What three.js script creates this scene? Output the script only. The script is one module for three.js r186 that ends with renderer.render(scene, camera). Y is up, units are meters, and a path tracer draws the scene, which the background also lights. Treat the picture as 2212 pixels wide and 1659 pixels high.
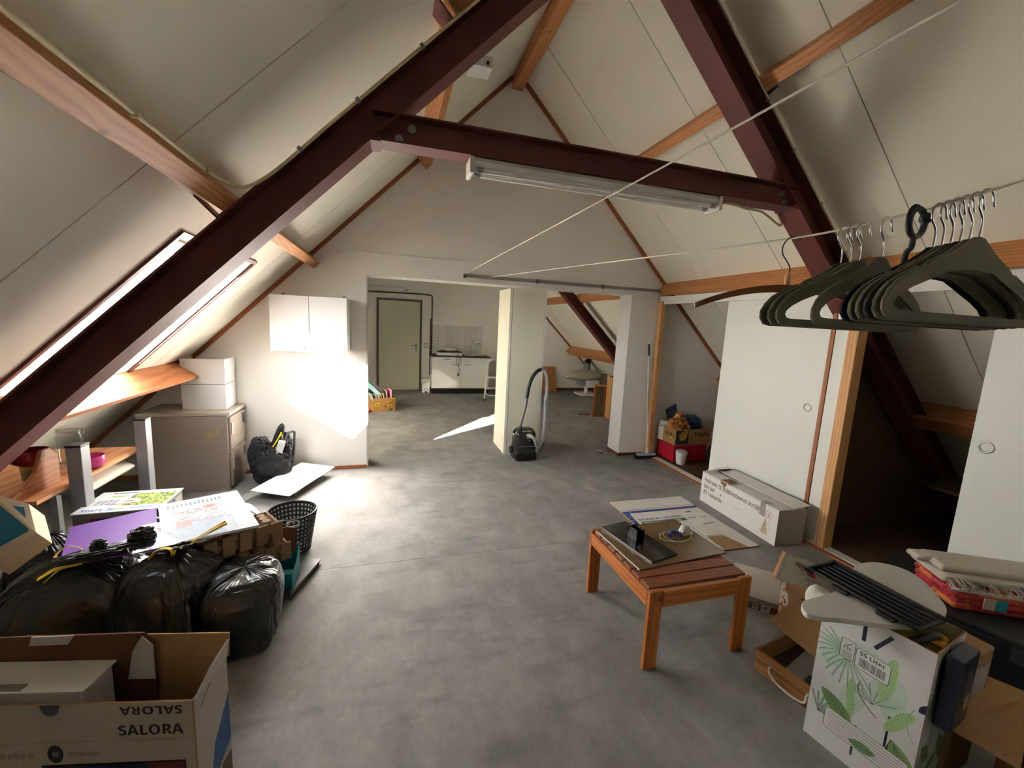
import * as THREE from 'three';
import { RoundedBoxGeometry } from 'three/addons/geometries/RoundedBoxGeometry.js';
import { mergeGeometries, mergeVertices } from 'three/addons/utils/BufferGeometryUtils.js';
import { ImprovedNoise } from 'three/addons/math/ImprovedNoise.js';

// ---------------------------------------------------------------- camera, sky, sun, exposure
const scene = new THREE.Scene();
const camera = new THREE.PerspectiveCamera(85.71, 2212 / 1659, 0.05, 200);
camera.position.set(0, 1.58, 0);
camera.rotation.set(THREE.MathUtils.degToRad(-8.31), THREE.MathUtils.degToRad(-16.4376), THREE.MathUtils.degToRad(2.7913), 'YXZ');
const SUN = new THREE.Vector3(0.74, -0.47, -0.943).normalize(); // the way its light travels
{ // bright hazy sky: paler and brighter towards the horizon, with a soft glow of haze round the sun's side
  const W = 256, H = 128, d = new Float32Array(W * H * 4);
  for (let j = 0; j < H; j++) for (let i = 0; i < W; i++) {
    const up = ((j + 0.5) / H - 0.5) * Math.PI, a = ((i + 0.5) / W - 0.5) * 2 * Math.PI, x = Math.cos(a) * Math.cos(up), y = Math.sin(up), z = Math.sin(a) * Math.cos(up);
    const e = Math.max(0, up), h = Math.exp(-e / 0.36), c = -(x * SUN.x + y * SUN.y + z * SUN.z), k = (0.34 + 1.35 * h) * (1 + 1.7 * Math.pow(0.5 + 0.5 * c, 6)) * (up < 0 ? 0.45 : 1), q = (j * W + i) * 4;
    d[q] = k * (0.90 + 0.08 * h); d[q + 1] = k * (0.955 + 0.025 * h); d[q + 2] = k * (1.03 - 0.05 * h); d[q + 3] = 1;
  }
  const t = new THREE.DataTexture(d, W, H, THREE.RGBAFormat, THREE.FloatType); t.mapping = THREE.EquirectangularReflectionMapping; t.magFilter = t.minFilter = THREE.LinearFilter; t.needsUpdate = true;
  scene.background = t; scene.backgroundIntensity = 4.2;
}
const sun = new THREE.DirectionalLight(new THREE.Color().setRGB(1.0, 0.95, 0.90), 105.0);
sun.position.copy(SUN).multiplyScalar(-30).add(new THREE.Vector3(0, 1, -4));
sun.target.position.set(0, 1, -4);
sun.castShadow = true; sun.shadow.radius = 1.5;
Object.assign(sun.shadow.camera, { left: -10, right: 10, top: 10, bottom: -10, near: 1, far: 60 });
sun.shadow.mapSize.set(2048, 2048);
scene.add(sun, sun.target);
const renderer = new THREE.WebGLRenderer({ antialias: true });
renderer.toneMapping = THREE.LinearToneMapping;
renderer.toneMappingExposure = 3.1;
renderer.shadowMap.enabled = true;

// ---------------------------------------------------------------- helpers
let seed = 7;
const rnd = () => { seed = (seed * 1664525 + 1013904223) >>> 0; return seed / 4294967296; };
const rr = (a, b) => a + (b - a) * rnd();
const V = (x, y, z) => new THREE.Vector3(x, y, z);
const D = THREE.MathUtils.degToRad;
const used = {};
function numbered(n) { used[n] = (used[n] || 0) + 1; return used[n] === 1 ? n : n + '_' + String(used[n] - 1).padStart(3, '0'); }
function hash(x, y, s) { let h = (x * 374761393 + y * 668265263 + s * 974634777) | 0; h = Math.imul(h ^ (h >>> 13), 1274126177); return ((h ^ (h >>> 16)) >>> 0) / 4294967296; }
function pn(x, y, px, py, s) { // value noise that repeats every px, py
  const x0 = Math.floor(x), y0 = Math.floor(y), fx = x - x0, fy = y - y0, u = fx * fx * (3 - 2 * fx), v = fy * fy * (3 - 2 * fy);
  const m = (a, p) => ((a % p) + p) % p, a = hash(m(x0, px), m(y0, py), s), b = hash(m(x0 + 1, px), m(y0, py), s), c = hash(m(x0, px), m(y0 + 1, py), s), d = hash(m(x0 + 1, px), m(y0 + 1, py), s);
  return a + (b - a) * u + (c - a) * v + (a - b - c + d) * u * v;
}
function fbm(u, v, fx, fy, oct, s) { let t = 0, a = 0.5, n = 0; for (let i = 0; i < oct; i++) { t += a * pn(u * fx, v * fy, fx, fy, s + i); n += a; a *= 0.5; fx *= 2; fy *= 2; } return t / n; }
function tex(w, h, fn, srgb = true) {
  const d = new Uint8Array(w * h * 4);
  for (let j = 0; j < h; j++) for (let i = 0; i < w; i++) { const c = fn(i / w, j / h), k = (j * w + i) * 4; for (let q = 0; q < 3; q++) d[k + q] = Math.max(0, Math.min(255, Math.round(255 * (c.length ? c[q] : c)))); d[k + 3] = 255; }
  const t = new THREE.DataTexture(d, w, h); t.wrapS = t.wrapT = THREE.RepeatWrapping; t.magFilter = THREE.LinearFilter; t.minFilter = THREE.LinearMipmapLinearFilter; t.generateMipmaps = true;
  if (srgb) t.colorSpace = THREE.SRGBColorSpace; t.needsUpdate = true; return t;
}
function canv(w, h, draw) {
  const c = document.createElement('canvas'); c.width = w; c.height = h; const g = c.getContext('2d'); draw(g, w, h);
  const t = new THREE.CanvasTexture(c); t.colorSpace = THREE.SRGBColorSpace; return t;
}
const rep = (t, x, y) => { const c = t.clone(); c.repeat.set(x, y); c.needsUpdate = true; return c; };
const std = (o) => new THREE.MeshStandardMaterial(o);
const phy = (o) => new THREE.MeshPhysicalMaterial(o);
const col = (c, rough = 0.6, o = {}) => std({ color: c, roughness: rough, ...o });
// uv in metres on the two axes a face lies along; u runs along the grain
function boxUV(geo, grain = 'x', off) {
  const g = geo.index ? geo.toNonIndexed() : geo; if (!g.attributes.normal) g.computeVertexNormals();
  const p = g.attributes.position, uv = new Float32Array(p.count * 2), ox = off ? off[0] : rnd() * 7, oy = off ? off[1] : rnd() * 7;
  const a = V(), b = V(), c = V();
  for (let i = 0; i < p.count; i += 3) {
    a.fromBufferAttribute(p, i); b.fromBufferAttribute(p, i + 1); c.fromBufferAttribute(p, i + 2);
    const n = b.clone().sub(a).cross(c.clone().sub(a)), ax = Math.abs(n.x), ay = Math.abs(n.y), az = Math.abs(n.z);
    let k = ax > ay && ax > az ? ['y', 'z'] : ay > az ? ['x', 'z'] : ['x', 'y'];
    if (k[1] === grain) k = [k[1], k[0]];
    [a, b, c].forEach((q, j) => { uv[(i + j) * 2] = q[k[0]] + ox; uv[(i + j) * 2 + 1] = q[k[1]] + oy; });
  }
  g.setAttribute('uv', new THREE.BufferAttribute(uv, 2)); return g;
}
function B(x0, x1, y0, y1, z0, z1, r = 0) {
  const w = x1 - x0, h = y1 - y0, d = z1 - z0;
  const g = r ? new RoundedBoxGeometry(w, h, d, 2, Math.min(r, w / 2.01, h / 2.01, d / 2.01)) : new THREE.BoxGeometry(w, h, d);
  return g.translate((x0 + x1) / 2, (y0 + y1) / 2, (z0 + z1) / 2);
}
function tube(pts, r, seg = 40, rad = 8, closed = false) { return new THREE.TubeGeometry(new THREE.CatmullRomCurve3(pts.map((p) => (p.isVector3 ? p : V(...p))), closed, 'centripetal'), seg, r, rad, closed); }
function rod(a, b, r0, r1 = r0, seg = 12) {
  const A = V(...a), C = V(...b), d = C.clone().sub(A), g = new THREE.CylinderGeometry(r1, r0, d.length(), seg);
  g.applyQuaternion(new THREE.Quaternion().setFromUnitVectors(V(0, 1, 0), d.clone().normalize())); return g.translate(...A.add(C).multiplyScalar(0.5).toArray());
}
function lathe(pts, seg = 40) { return new THREE.LatheGeometry(pts.map((p) => new THREE.Vector2(p[0], p[1])), seg); }
function ext(pts, depth, bevel = 0, holes = []) {
  const s = new THREE.Shape(pts.map((p) => new THREE.Vector2(p[0], p[1])));
  for (const h of holes) s.holes.push(new THREE.Path(h.map((p) => new THREE.Vector2(p[0], p[1]))));
  return new THREE.ExtrudeGeometry(s, { depth: depth - 2 * bevel, bevelEnabled: bevel > 0, bevelSize: bevel, bevelThickness: bevel, bevelSegments: 2, bevelOffset: -bevel, curveSegments: 16 }).translate(0, 0, bevel);
}
// a beam of rectangular section w (along side) and h (along up) from a to b
function frameOf(a, b, up) {
  const x = V(...b).sub(V(...a)).normalize(), y = V(...up); y.addScaledVector(x, -y.dot(x)).normalize(); const z = x.clone().cross(y);
  return new THREE.Matrix4().makeBasis(x, y, z).setPosition(V(...a));
}
function merge(list) { return mergeGeometries(list.map((g) => { const q = g.index ? g.toNonIndexed() : g; for (const k of Object.keys(q.attributes)) if (!['position', 'normal', 'uv'].includes(k)) q.deleteAttribute(k); return q; })); }
function part(name, geo, mat, parent) {
  const m = new THREE.Mesh(Array.isArray(geo) ? merge(geo) : geo, mat); m.name = parent === scene ? numbered(name) : name; m.castShadow = m.receiveShadow = true; parent.add(m);
  if (parent !== scene) { const n = parent.children.filter((c) => c.name === name || c.name.startsWith(name + '_0')).length - 1; if (n > 0) m.name = name + '_' + String(n).padStart(3, '0'); }
  return m;
}
function thing(name, label, category, pos = [0, 0, 0], turn = 0, group) {
  const o = new THREE.Group(); o.name = numbered(name); o.position.set(...pos); o.rotation.y = turn; o.userData = { label, category }; if (group) o.userData.group = group; scene.add(o); return o;
}
function solo(name, geo, mat, label, category, group) { const m = part(name, geo, mat, scene); m.userData = { label, category }; if (group) m.userData.group = group; return m; }
function struct(name, geo, mat) { const m = geo ? part(name, geo, mat, scene) : new THREE.Group(); if (!geo) { m.name = numbered(name); scene.add(m); } m.userData.kind = 'structure'; return m; }
function copy(o, label, pos, turn) { const c = o.clone(); c.name = numbered(o.name.replace(/_\d{3}$/, '')); c.userData = { ...o.userData, label }; if (pos) c.position.set(...pos); if (turn !== undefined) c.rotation.y = turn; scene.add(c); return c; }

// ---------------------------------------------------------------- materials
const grain = tex(256, 256, (u, v) => 0.5 + 0.35 * (fbm(u, v, 64, 64, 2, 3) - 0.5) + 0.3 * (fbm(u, v, 8, 8, 3, 9) - 0.5), false);
const plasterTex = tex(512, 512, (u, v) => { const n = fbm(u, v, 6, 6, 5, 11) - 0.5, s = pn(u * 90, v * 90, 90, 90, 5) > 0.985 ? -0.06 : 0; const k = 0.945 + 0.04 * n + s; return [k, k * 0.985, k * 0.955]; });
const M = {};
M.wall = std({ map: rep(plasterTex, 0.5, 0.5), roughness: 0.9, bumpMap: rep(grain, 2, 2), bumpScale: 0.0008 });
M.panelTex = tex(512, 512, (u, v) => { const n = fbm(u, v, 5, 5, 5, 21) - 0.5; const k = 0.94 + 0.03 * n; return [k, k * 0.98, k * 0.91]; });
M.panel = std({ map: rep(M.panelTex, 0.4, 0.4), roughness: 0.75 });
M.backing = col('#6f6a60', 0.9);
const floorTex = tex(1024, 1024, (u, v) => {
  const a = fbm(u, v, 5, 7, 6, 31) - 0.5, b = fbm(u, v, 26, 16, 4, 57) - 0.5, c = fbm(u, v, 160, 120, 2, 77) - 0.5, d = Math.max(0, fbm(u, v, 12, 40, 3, 91) - 0.6);
  const k = 0.50 + 0.12 * a + 0.12 * b + 0.05 * c - 0.2 * d; return [k * 1.0, k * 0.985, k * 0.975];
});
const floorRough = tex(512, 512, (u, v) => 0.7 + 0.2 * (fbm(u, v, 9, 9, 5, 131) - 0.5), false);
M.floor = std({ map: rep(floorTex, 0.36, 0.36), roughnessMap: rep(floorRough, 0.36, 0.36), roughness: 1.0, bumpMap: rep(grain, 3, 3), bumpScale: 0.0004 });
function woodTex(base, dark, s, rings = 22, knots = 5, w = 1024, h = 256) { // u along the grain: 2 m by 0.5 m
  const kn = []; for (let i = 0; i < knots; i++) kn.push([hash(i, 1, s), 0.1 + 0.8 * hash(i, 2, s), 0.006 + 0.008 * hash(i, 3, s)]);
  return tex(w, h, (u, v) => {
    let y = v + 0.05 * (fbm(u, v, 3, 2, 3, s) - 0.5), kd = 0;
    for (const [kx, ky, kr] of kn) { const dx = (u - kx) * 2, dy = (v - ky) * 0.5, q = Math.hypot(dx * 0.6, dy); y += Math.sign(dy || 1) * 0.03 * Math.exp(-q * q / (kr * kr * 12)); if (Math.hypot(dx, dy) < kr) kd = 0.8; else kd = Math.max(kd, 0.5 * Math.exp(-((Math.hypot(dx, dy) - kr) ** 2) / (kr * kr * 0.6))); }
    const r = 0.5 + 0.5 * Math.sin(6.283 * (y * rings + 2.2 * fbm(u, v, 4, 3, 3, s + 5))), f = fbm(u, v, 30, 120, 2, s + 9);
    const t = Math.min(1, 0.42 * Math.pow(r, 2.2) + 0.35 * (f - 0.3) + kd); return [0, 1, 2].map((q) => base[q] + (dark[q] - base[q]) * t);
  });
}
const wood = (t, rough = 0.6, o = {}) => std({ map: rep(t, 0.5, 2), roughness: rough, ...o });
M.pine = wood(woodTex([0.84, 0.65, 0.44], [0.62, 0.40, 0.21], 3));
M.trim = wood(woodTex([0.62, 0.37, 0.19], [0.42, 0.22, 0.09], 13, 18, 3), 0.55);
M.purlin = wood(woodTex([0.76, 0.52, 0.31], [0.55, 0.31, 0.14], 41, 20, 6), 0.6);
M.table = wood(woodTex([0.74, 0.44, 0.17], [0.50, 0.25, 0.08], 23, 16, 6), 0.42);
M.slat = wood(woodTex([0.52, 0.28, 0.14], [0.34, 0.16, 0.07], 29, 20, 2), 0.45);
M.ply = wood(woodTex([0.85, 0.62, 0.42], [0.66, 0.36, 0.18], 37, 7, 0), 0.55);
M.sill = wood(woodTex([0.68, 0.42, 0.24], [0.46, 0.23, 0.10], 38, 7, 0), 0.6);
M.brownply = wood(woodTex([0.34, 0.23, 0.135], [0.24, 0.15, 0.08], 47, 14, 0), 0.7);
M.crate = wood(woodTex([0.66, 0.46, 0.27], [0.42, 0.26, 0.13], 53, 20, 8), 0.7);
M.skirt = wood(woodTex([0.42, 0.21, 0.13], [0.28, 0.12, 0.07], 59, 14, 0), 0.5);
const steelTex = tex(256, 256, (u, v) => { const n = fbm(u, v, 10, 10, 4, 71) - 0.5; return [0.37 + 0.06 * n, 0.165 + 0.04 * n, 0.142 + 0.04 * n]; });
M.steel = std({ map: rep(steelTex, 1, 1), roughness: 0.68, bumpMap: rep(grain, 4, 4), bumpScale: 0.0004 });
M.galv = std({ color: '#9a9a98', roughness: 0.45, metalness: 0.8 });
M.chrome = std({ color: '#c9c9c9', roughness: 0.18, metalness: 1 });
M.white = col('#e9e8e3', 0.5);
M.whiteGloss = col('#eeeeea', 0.3);
M.black = col('#131313', 0.45);
M.blackGloss = phy({ color: '#070708', roughness: 0.12, clearcoat: 0.6, clearcoatRoughness: 0.05 });
M.cable = col('#cfc39a', 0.55);
M.rope = col('#e8e2d2', 0.85);
const cardTex = tex(512, 512, (u, v) => { const n = fbm(u, v, 8, 8, 4, 83) - 0.5, f = pn(u * 200, v * 12, 200, 12, 8) - 0.5; const k = 1 + 0.10 * n + 0.06 * f; return [0.63 * k, 0.48 * k, 0.33 * k]; });
M.card = std({ map: rep(cardTex, 2, 2), roughness: 0.9 });
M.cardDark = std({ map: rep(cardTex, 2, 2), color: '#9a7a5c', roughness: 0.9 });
M.glass = phy({ color: '#ffffff', transmission: 1, roughness: 0, thickness: 0, ior: 1.5 });
M.clear = phy({ color: '#fbfdfc', transmission: 1, roughness: 0.03, thickness: 0, ior: 1.45 });
M.bag = phy({ color: '#0a0a0c', roughness: 0.3, clearcoat: 0.55, clearcoatRoughness: 0.1, bumpMap: rep(tex(512, 512, (u, v) => { const r = 1 - Math.abs(2 * fbm(u, v, 7, 7, 4, 97) - 1); return r * r; }, false), 2, 2), bumpScale: 0.003 });
M.yellow = col('#e8c22c', 0.4, { side: THREE.DoubleSide });
// ---------------------------------------------------------------- the room: floor, roof, walls
const ZP = -4.443, ZF = -9.42, ZN = 2.0, S2 = Math.SQRT2, PEAK = 4.115;
const floor = struct('floor');
part('vinyl_sheet', boxUV(B(-3.2, 5.6, -0.12, 0, -2.61, ZN + 0.2)), M.floor, floor);
part('vinyl_sheet', boxUV(B(-3.2, 5.6, -0.12, 0, ZF - 0.2, -2.613)), M.floor, floor);

const panelZ = [2.2, 1.15, 0.15, -0.85, -1.85, -2.85, -3.85, -4.85, -5.85, -6.85, -7.85, -8.85, -9.6];
const SKY1 = { s0: 1.575, s1: 2.72, z0: -2.43, z1: -3.52 }, SKY2 = { s0: 1.575, s1: 2.72, z0: -5.42, z1: -6.5 }, SKY3 = { s0: 2.3, s1: 3.3, z0: 1.6, z1: 0.8 };
function pierced(s0, s1, z0, z1, y0, y1, holes) { // box pieces of a slab with rectangular holes, z0 > z1
  let cuts = [[s0, s1, z0, z1]];
  for (const h of holes) cuts = cuts.flatMap(([a, b, c, d]) => {
    const hz0 = Math.min(c, h.z0), hz1 = Math.max(d, h.z1); if (hz0 <= hz1 || b <= h.s0 || a >= h.s1) return [[a, b, c, d]];
    const m0 = Math.max(a, h.s0), m1 = Math.min(b, h.s1), out = []; if (m0 > a) out.push([a, m0, c, d]); if (b > m1) out.push([m1, b, c, d]); if (c > hz0) out.push([m0, m1, c, hz0]); if (hz1 > d) out.push([m0, m1, hz1, d]); return out;
  });
  return cuts.map(([a, b, c, d]) => boxUV(B(a, b, y0, y1, d, c), 'x', [0.3, 0.1]));
}
const SL = PEAK * S2;
function ceiling(name, x, turn, holes, out) { // out: which way local y leaves the room
  const g = struct(name); g.position.set(x, 0, 0); g.rotation.z = turn;
  const yy = (a, b) => (out > 0 ? [a, b] : [-b, -a]);
  for (let i = 0; i + 1 < panelZ.length; i++) part('roof_panel', pierced(-0.1, SL + 0.02, panelZ[i] - 0.003, panelZ[i + 1] + 0.003, ...yy(0, 0.03), holes), M.panel, g);
  part('roof_backing', pierced(-0.3, SL + 0.2, 2.25, -9.65, ...yy(0.034, 0.24), holes), M.backing, g);
  return g;
}
const ceilL = ceiling('ceiling_left', -2.9, D(45), [SKY1, SKY2], 1);
const ceilR = ceiling('ceiling_right', 5.33, D(135), [SKY3], -1);
ceilL.position.x = -2.9;

function gable(name, z0, z1, hole) { // z0 nearer the room
  const pts = [[-2.98, -0.02], ...(hole || []), [5.41, -0.02], [1.215, PEAK + 0.06]];
  return struct(name, boxUV(ext(pts, z0 - z1, 0, []).translate(0, 0, z1), 'x', [0, 0]), M.wall);
}
const OP = { x0: -0.243, x1: 2.745, y1: 1.985 };
const wallMid = gable('wall_middle', ZP, ZP - 0.27, [[OP.x0, -0.02], [OP.x0, OP.y1], [OP.x1, OP.y1], [OP.x1, -0.02]]);
gable('wall_far', ZF, ZF - 0.2);
gable('wall_near', ZN + 0.2, ZN);
part('beam_cover', boxUV(B(-0.54, 3.02, 1.985, 2.2, ZP, ZP + 0.022, 0.003)), M.wall, wallMid);
part('corner_strip', B(OP.x0 - 0.003, OP.x0 + 0.012, 0, OP.y1, ZP - 0.02, ZP + 0.006), col('#b9b8b2', 0.5), wallMid);

// panelled column in the opening
const column = struct('wall_column'); M.colPanel = std({ map: rep(M.panelTex, 0.5, 0.5), color: '#f8fbf6', roughness: 0.5 });
part('side_panel', boxUV(B(1.318, 1.34, 0, 1.985, -5.22, -4.705)), M.colPanel, column);
part('front_panel', boxUV(B(1.352, 1.748, 0.018, 1.985, -4.72, -4.7)), M.colPanel, column);
part('corner_post', B(1.32, 1.76, 0, 1.985, -5.215, -4.722), col('#8d8c84', 0.7), column);
part('edge_profile', B(1.752, 1.768, 0, 1.985, -4.74, -4.696), M.whiteGloss, column);
part('edge_profile', B(1.338, 1.346, 0, 1.985, -4.712, -4.698), M.whiteGloss, column);
part('base_strip', B(1.34, 1.75, 0, 0.02, -4.72, -4.694), M.whiteGloss, column);
part('side_panel', boxUV(B(1.745, 1.766, 0, 1.985, -5.22, -4.742)), M.colPanel, column);

// skirtings and the battens that run up the slopes along the gables
const board = (n, g, m) => struct(n, boxUV(g, 'x'), m);
board('baseboard_left', B(-2.6, OP.x0 + 0.004, 0, 0.035, ZP, ZP + 0.014, 0.002), M.trim);
board('baseboard_right', B(OP.x1 - 0.014, 3.1, 0, 0.035, ZP, ZP + 0.014, 0.002), M.skirt);
board('baseboard_jamb', boxUV(B(OP.x1 - 0.014, OP.x1, 0, 0.035, ZP - 0.27, ZP + 0.014), 'z'), M.skirt);
board('baseboard_far', B(2.1, 5.0, 0, 0.06, ZF, ZF + 0.015), M.skirt);
board('baseboard_door', B(0.66, 0.83, 0, 0.06, ZF, ZF + 0.015), M.skirt);
function slopeBoard(name, side, s0, s1, y0, y1, z0, z1, m, grainAxis = 'x', r = 0.003) {
  const k = struct(name, boxUV(B(s0, s1, side > 0 ? -y1 : y0, side > 0 ? -y0 : y1, z1, z0, r), grainAxis), m);
  k.position.set(side > 0 ? -2.9 : 5.33, 0, 0); k.rotation.z = side > 0 ? D(45) : D(135); return k;
}
slopeBoard('trim_1', 1, 0.2, SL - 0.1, 0, 0.036, ZP + 0.03, ZP, M.trim);
slopeBoard('trim_2', -1, 0.2, SL - 0.1, 0, 0.036, ZP + 0.03, ZP, M.trim);
slopeBoard('trim_3', -1, 0.2, SL - 0.1, 0, 0.036, ZF + 0.03, ZF, M.trim);

// ---------------------------------------------------------------- roof timbers
function purlin(side, s0, s1, depth, z0, z1, label) {
  const k = new THREE.Mesh(boxUV(B(s0, s1, side > 0 ? -depth : 0, side > 0 ? 0 : depth, z1, z0, 0.004), 'z'), M.purlin);
  k.castShadow = k.receiveShadow = true; k.name = numbered('roof_purlin'); k.position.set(side > 0 ? -2.9 : 5.33, 0, 0); k.rotation.z = side > 0 ? D(45) : D(135);
  k.userData = { label, category: 'beam' }; scene.add(k); return k;
}
purlin(1, 2.963, 3.036, 0.125, ZN, ZP, 'pale wooden purlin under the left roof slope, above the skylight');
purlin(1, 4.43, 4.51, 0.125, ZN, ZP, 'orange wooden purlin high on the left slope, ending above the hanging lamp beam');
purlin(-1, 4.40, 4.475, 0.125, ZN, ZP, 'orange wooden purlin crossing the right roof slope halfway up');
purlin(-1, 2.955, 3.04, 0.13, ZN, ZP, 'wooden purlin resting on top of the sliding door cupboard wall');
purlin(-1, 2.955, 3.04, 0.13, ZP - 0.27, ZF, 'wooden purlin seen through the right side of the wide opening');
purlin(-1, 1.42, 1.56, 0.17, ZP - 0.27, ZF + 0.02, 'low wooden purlin in the back room above the beige appliance');
purlin(-1, 1.42, 1.56, 0.17, ZN, ZP, 'low wooden purlin in the dark behind the cupboard doors');
purlin(1, 2.963, 3.036, 0.125, ZP - 0.27, ZF, 'dark wooden purlin at the top left corner of the wide opening');
solo('ridge_beam', boxUV(B(1.163, 1.267, 3.93, 4.075, ZP, ZN, 0.004), 'z'), M.purlin, 'orange wooden ridge beam at the very top of the roof', 'beam');

// ---------------------------------------------------------------- steel trusses
function iShape(h, w, tf, tw) { const a = h / 2, b = w / 2, t = tw / 2; return [[-b, -a], [b, -a], [b, -a + tf], [t, -a + tf], [t, a - tf], [b, a - tf], [b, a], [-b, a], [-b, a - tf], [-t, a - tf], [-t, -a + tf], [-b, -a + tf]]; }
function iBeam(len, h, w, tf, tw) { return boxUV(ext(iShape(h, w, tf, tw), len, 0.0015).rotateY(Math.PI / 2), 'x'); } // runs along +x, y up the section
const hexBolt = (p, q) => merge([new THREE.CylinderGeometry(0.013, 0.013, 0.012, 6).rotateX(Math.PI / 2), new THREE.CylinderGeometry(0.008, 0.008, 0.03, 10).rotateX(Math.PI / 2), new THREE.CylinderGeometry(0.02, 0.02, 0.003, 16).rotateX(Math.PI / 2).translate(0, 0, -0.007)]).translate(...p);
function truss(z, label) { // z: the front edge of the flanges
  const t = thing('steel_truss', label, 'truss', [0, 0, z - 0.08]), H = 0.155, W = 0.16, yc = 0.127 + H / 2;
  for (const side of [1, -1]) {
    const m = new THREE.Matrix4().makeTranslation(side > 0 ? -2.9 : 5.33, 0, 0).multiply(new THREE.Matrix4().makeRotationZ(side > 0 ? D(45) : D(135)));
    const y = side > 0 ? -yc : yc;
    part('rafter', iBeam(SL - 0.62, H, W, 0.010, 0.008).translate(0.42, y, 0).applyMatrix4(m), M.steel, t);
    for (const s of [2.92, 4.36]) part('cleat', merge([B(s, s + 0.008, side > 0 ? -0.127 : 0.005, side > 0 ? -0.005 : 0.127, -0.07, 0.07), B(s, s + 0.05, side > 0 ? -0.127 : 0.119, side > 0 ? -0.119 : 0.127, -0.07, 0.07)]).applyMatrix4(m), M.steel, t);
  }
  part('apex_plate', B(0.95, 1.48, 3.55, 3.85, -0.006, 0.006), M.steel, t);
  part('tie_beam', iBeam(2.6, 0.135, 0.12, 0.009, 0.007).translate(-0.085, 2.474, 0.02), M.steel, t);
  for (const [x, y] of [[0.03, 2.445], [0.09, 2.5], [2.42, 2.5], [2.46, 2.445]]) part('bolt', hexBolt([x, y, 0.032]), M.galv, t);
  for (const x of [-0.085, 2.5]) part('end_plate', B(x - 0.02, x + 0.03, 2.40, 2.425, -0.06, 0.082), M.steel, t);
  return t;
}
truss(-2.2, 'dark red steel roof truss in front with the fluorescent lamp under its tie beam');
truss(-6.68, 'dark red steel roof truss seen in the back room through the opening');

// ---------------------------------------------------------------- skylights
M.sash = col('#dedcd4', 0.5);
function skylight(k, h, casing, right) { // the right slope is the left one turned half round the upright axis
  const w = struct('window_' + k); w.position.set(right ? 5.33 : -2.9, 0, 0); if (right) { w.rotation.order = 'YXZ'; w.rotation.y = Math.PI; h = { s0: h.s0, s1: h.s1, z0: -h.z1, z1: -h.z0 }; } w.rotation.z = D(45);
  const { s0, s1, z0, z1 } = h, ring = (a, b, y0, y1, r = 0) => [B(s0 - a, s0 + b, y0, y1, z1 - a, z0 + a, r), B(s1 - b, s1 + a, y0, y1, z1 - a, z0 + a, r), B(s0 + b, s1 - b, y0, y1, z0 - b, z0 + a, r), B(s0 + b, s1 - b, y0, y1, z1 - a, z1 + b, r)];
  part('casing', boxUV(merge(ring(0.028, 0.0, -0.014, 0.0)), 'x'), casing, w);
  part('lining', merge(ring(0, 0.012, 0.0, 0.16)), M.sash, w);
  part('sash', merge(ring(-0.012, 0.05, 0.14, 0.2)), M.sash, w);
  part('outer_frame', merge(ring(0.06, 0.02, 0.2, 0.27)), col('#6e6f70', 0.6), w);
  part('pane', B(s0 + 0.045, s1 - 0.045, 0.178, 0.182, z1 + 0.045, z0 - 0.045), M.glass, w);
  part('vent_bar', B(s1 - 0.17, s1 - 0.05, 0.1, 0.17, z1 + 0.04, z0 - 0.04, 0.006), M.sash, w);
  part('latch', B(s1 - 0.115, s1 - 0.075, 0.075, 0.1, (z0 + z1) / 2 - 0.3, (z0 + z1) / 2 + 0.42, 0.005), col('#b3a98c', 0.5), w);
  return w;
}
skylight(1, SKY1, M.skirt);
const w2 = skylight(2, SKY2, M.skirt); skylight(3, SKY3, M.skirt, true);
const blindM = phy({ color: '#f4f1e8', transmission: 0.8, roughness: 0.95, thickness: 0 });
part('roller_blind', B(SKY2.s0 + 0.02, SKY2.s1 - 0.02, 0.118, 0.121, SKY2.z1 + 0.02, SKY2.z0 - 0.115), blindM, w2);
// sill board under the first skylight, tipped towards the room
{
  const k = solo('sill_board', boxUV(B(-0.05, 0.222, -0.028, 0, -4.42, -2.4, 0.003), 'z'), M.sill, 'orange plywood sill board below the bright skylight, behind the dark red rafter', 'shelf');
  k.position.set(-1.79, 1.118, 0); k.rotation.z = D(-32);
}

// ---------------------------------------------------------------- the cupboard wall on the right
struct('trim_4', boxUV(B(3.095, 3.128, 0, 0.014, -4.34, ZN), 'z'), M.trim);
const doorM = std({ color: '#e6e9e5', roughness: 0.42, bumpMap: rep(grain, 3, 3), bumpScale: 0.0002 });
M.track = col('#c9c6be', 0.4);
for (const [z0, z1, x, l] of [[-4.34, -2.2, 3.13, 'double metal sliding door track on the floor beside the red crate'], [-2.12, ZN, 3.13, 'double metal sliding door track on the floor behind the painted wooden sign']]) {
  const t = thing('door_track', l, 'track', [x, 0, (z0 + z1) / 2]), L = Math.abs(z1 - z0) / 2;
  for (const dx of [0.004, 0.022, 0.046, 0.064]) part('rail', B(dx, dx + 0.008, 0.004, 0.022, -L, L), M.track, t);
  part('base', B(0, 0.078, 0, 0.005, -L, L), col('#55544f', 0.6), t);
}
solo('cupboard_post', boxUV(B(3.105, 3.165, 0, 1.93, ZP + 0.02, -4.345, 0.003), 'y'), M.pine, 'knotty wooden post beside the broom at the far end of the cupboard', 'post');
solo('cupboard_post', boxUV(B(3.125, 3.215, 0, 1.93, -2.195, -2.125, 0.003), 'y'), M.pine, 'knotty wooden post in front of the dark open cupboard', 'post');
struct('trim_5', B(3.125, 3.15, 1.895, 1.985, -4.42, ZN), M.white);
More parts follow.
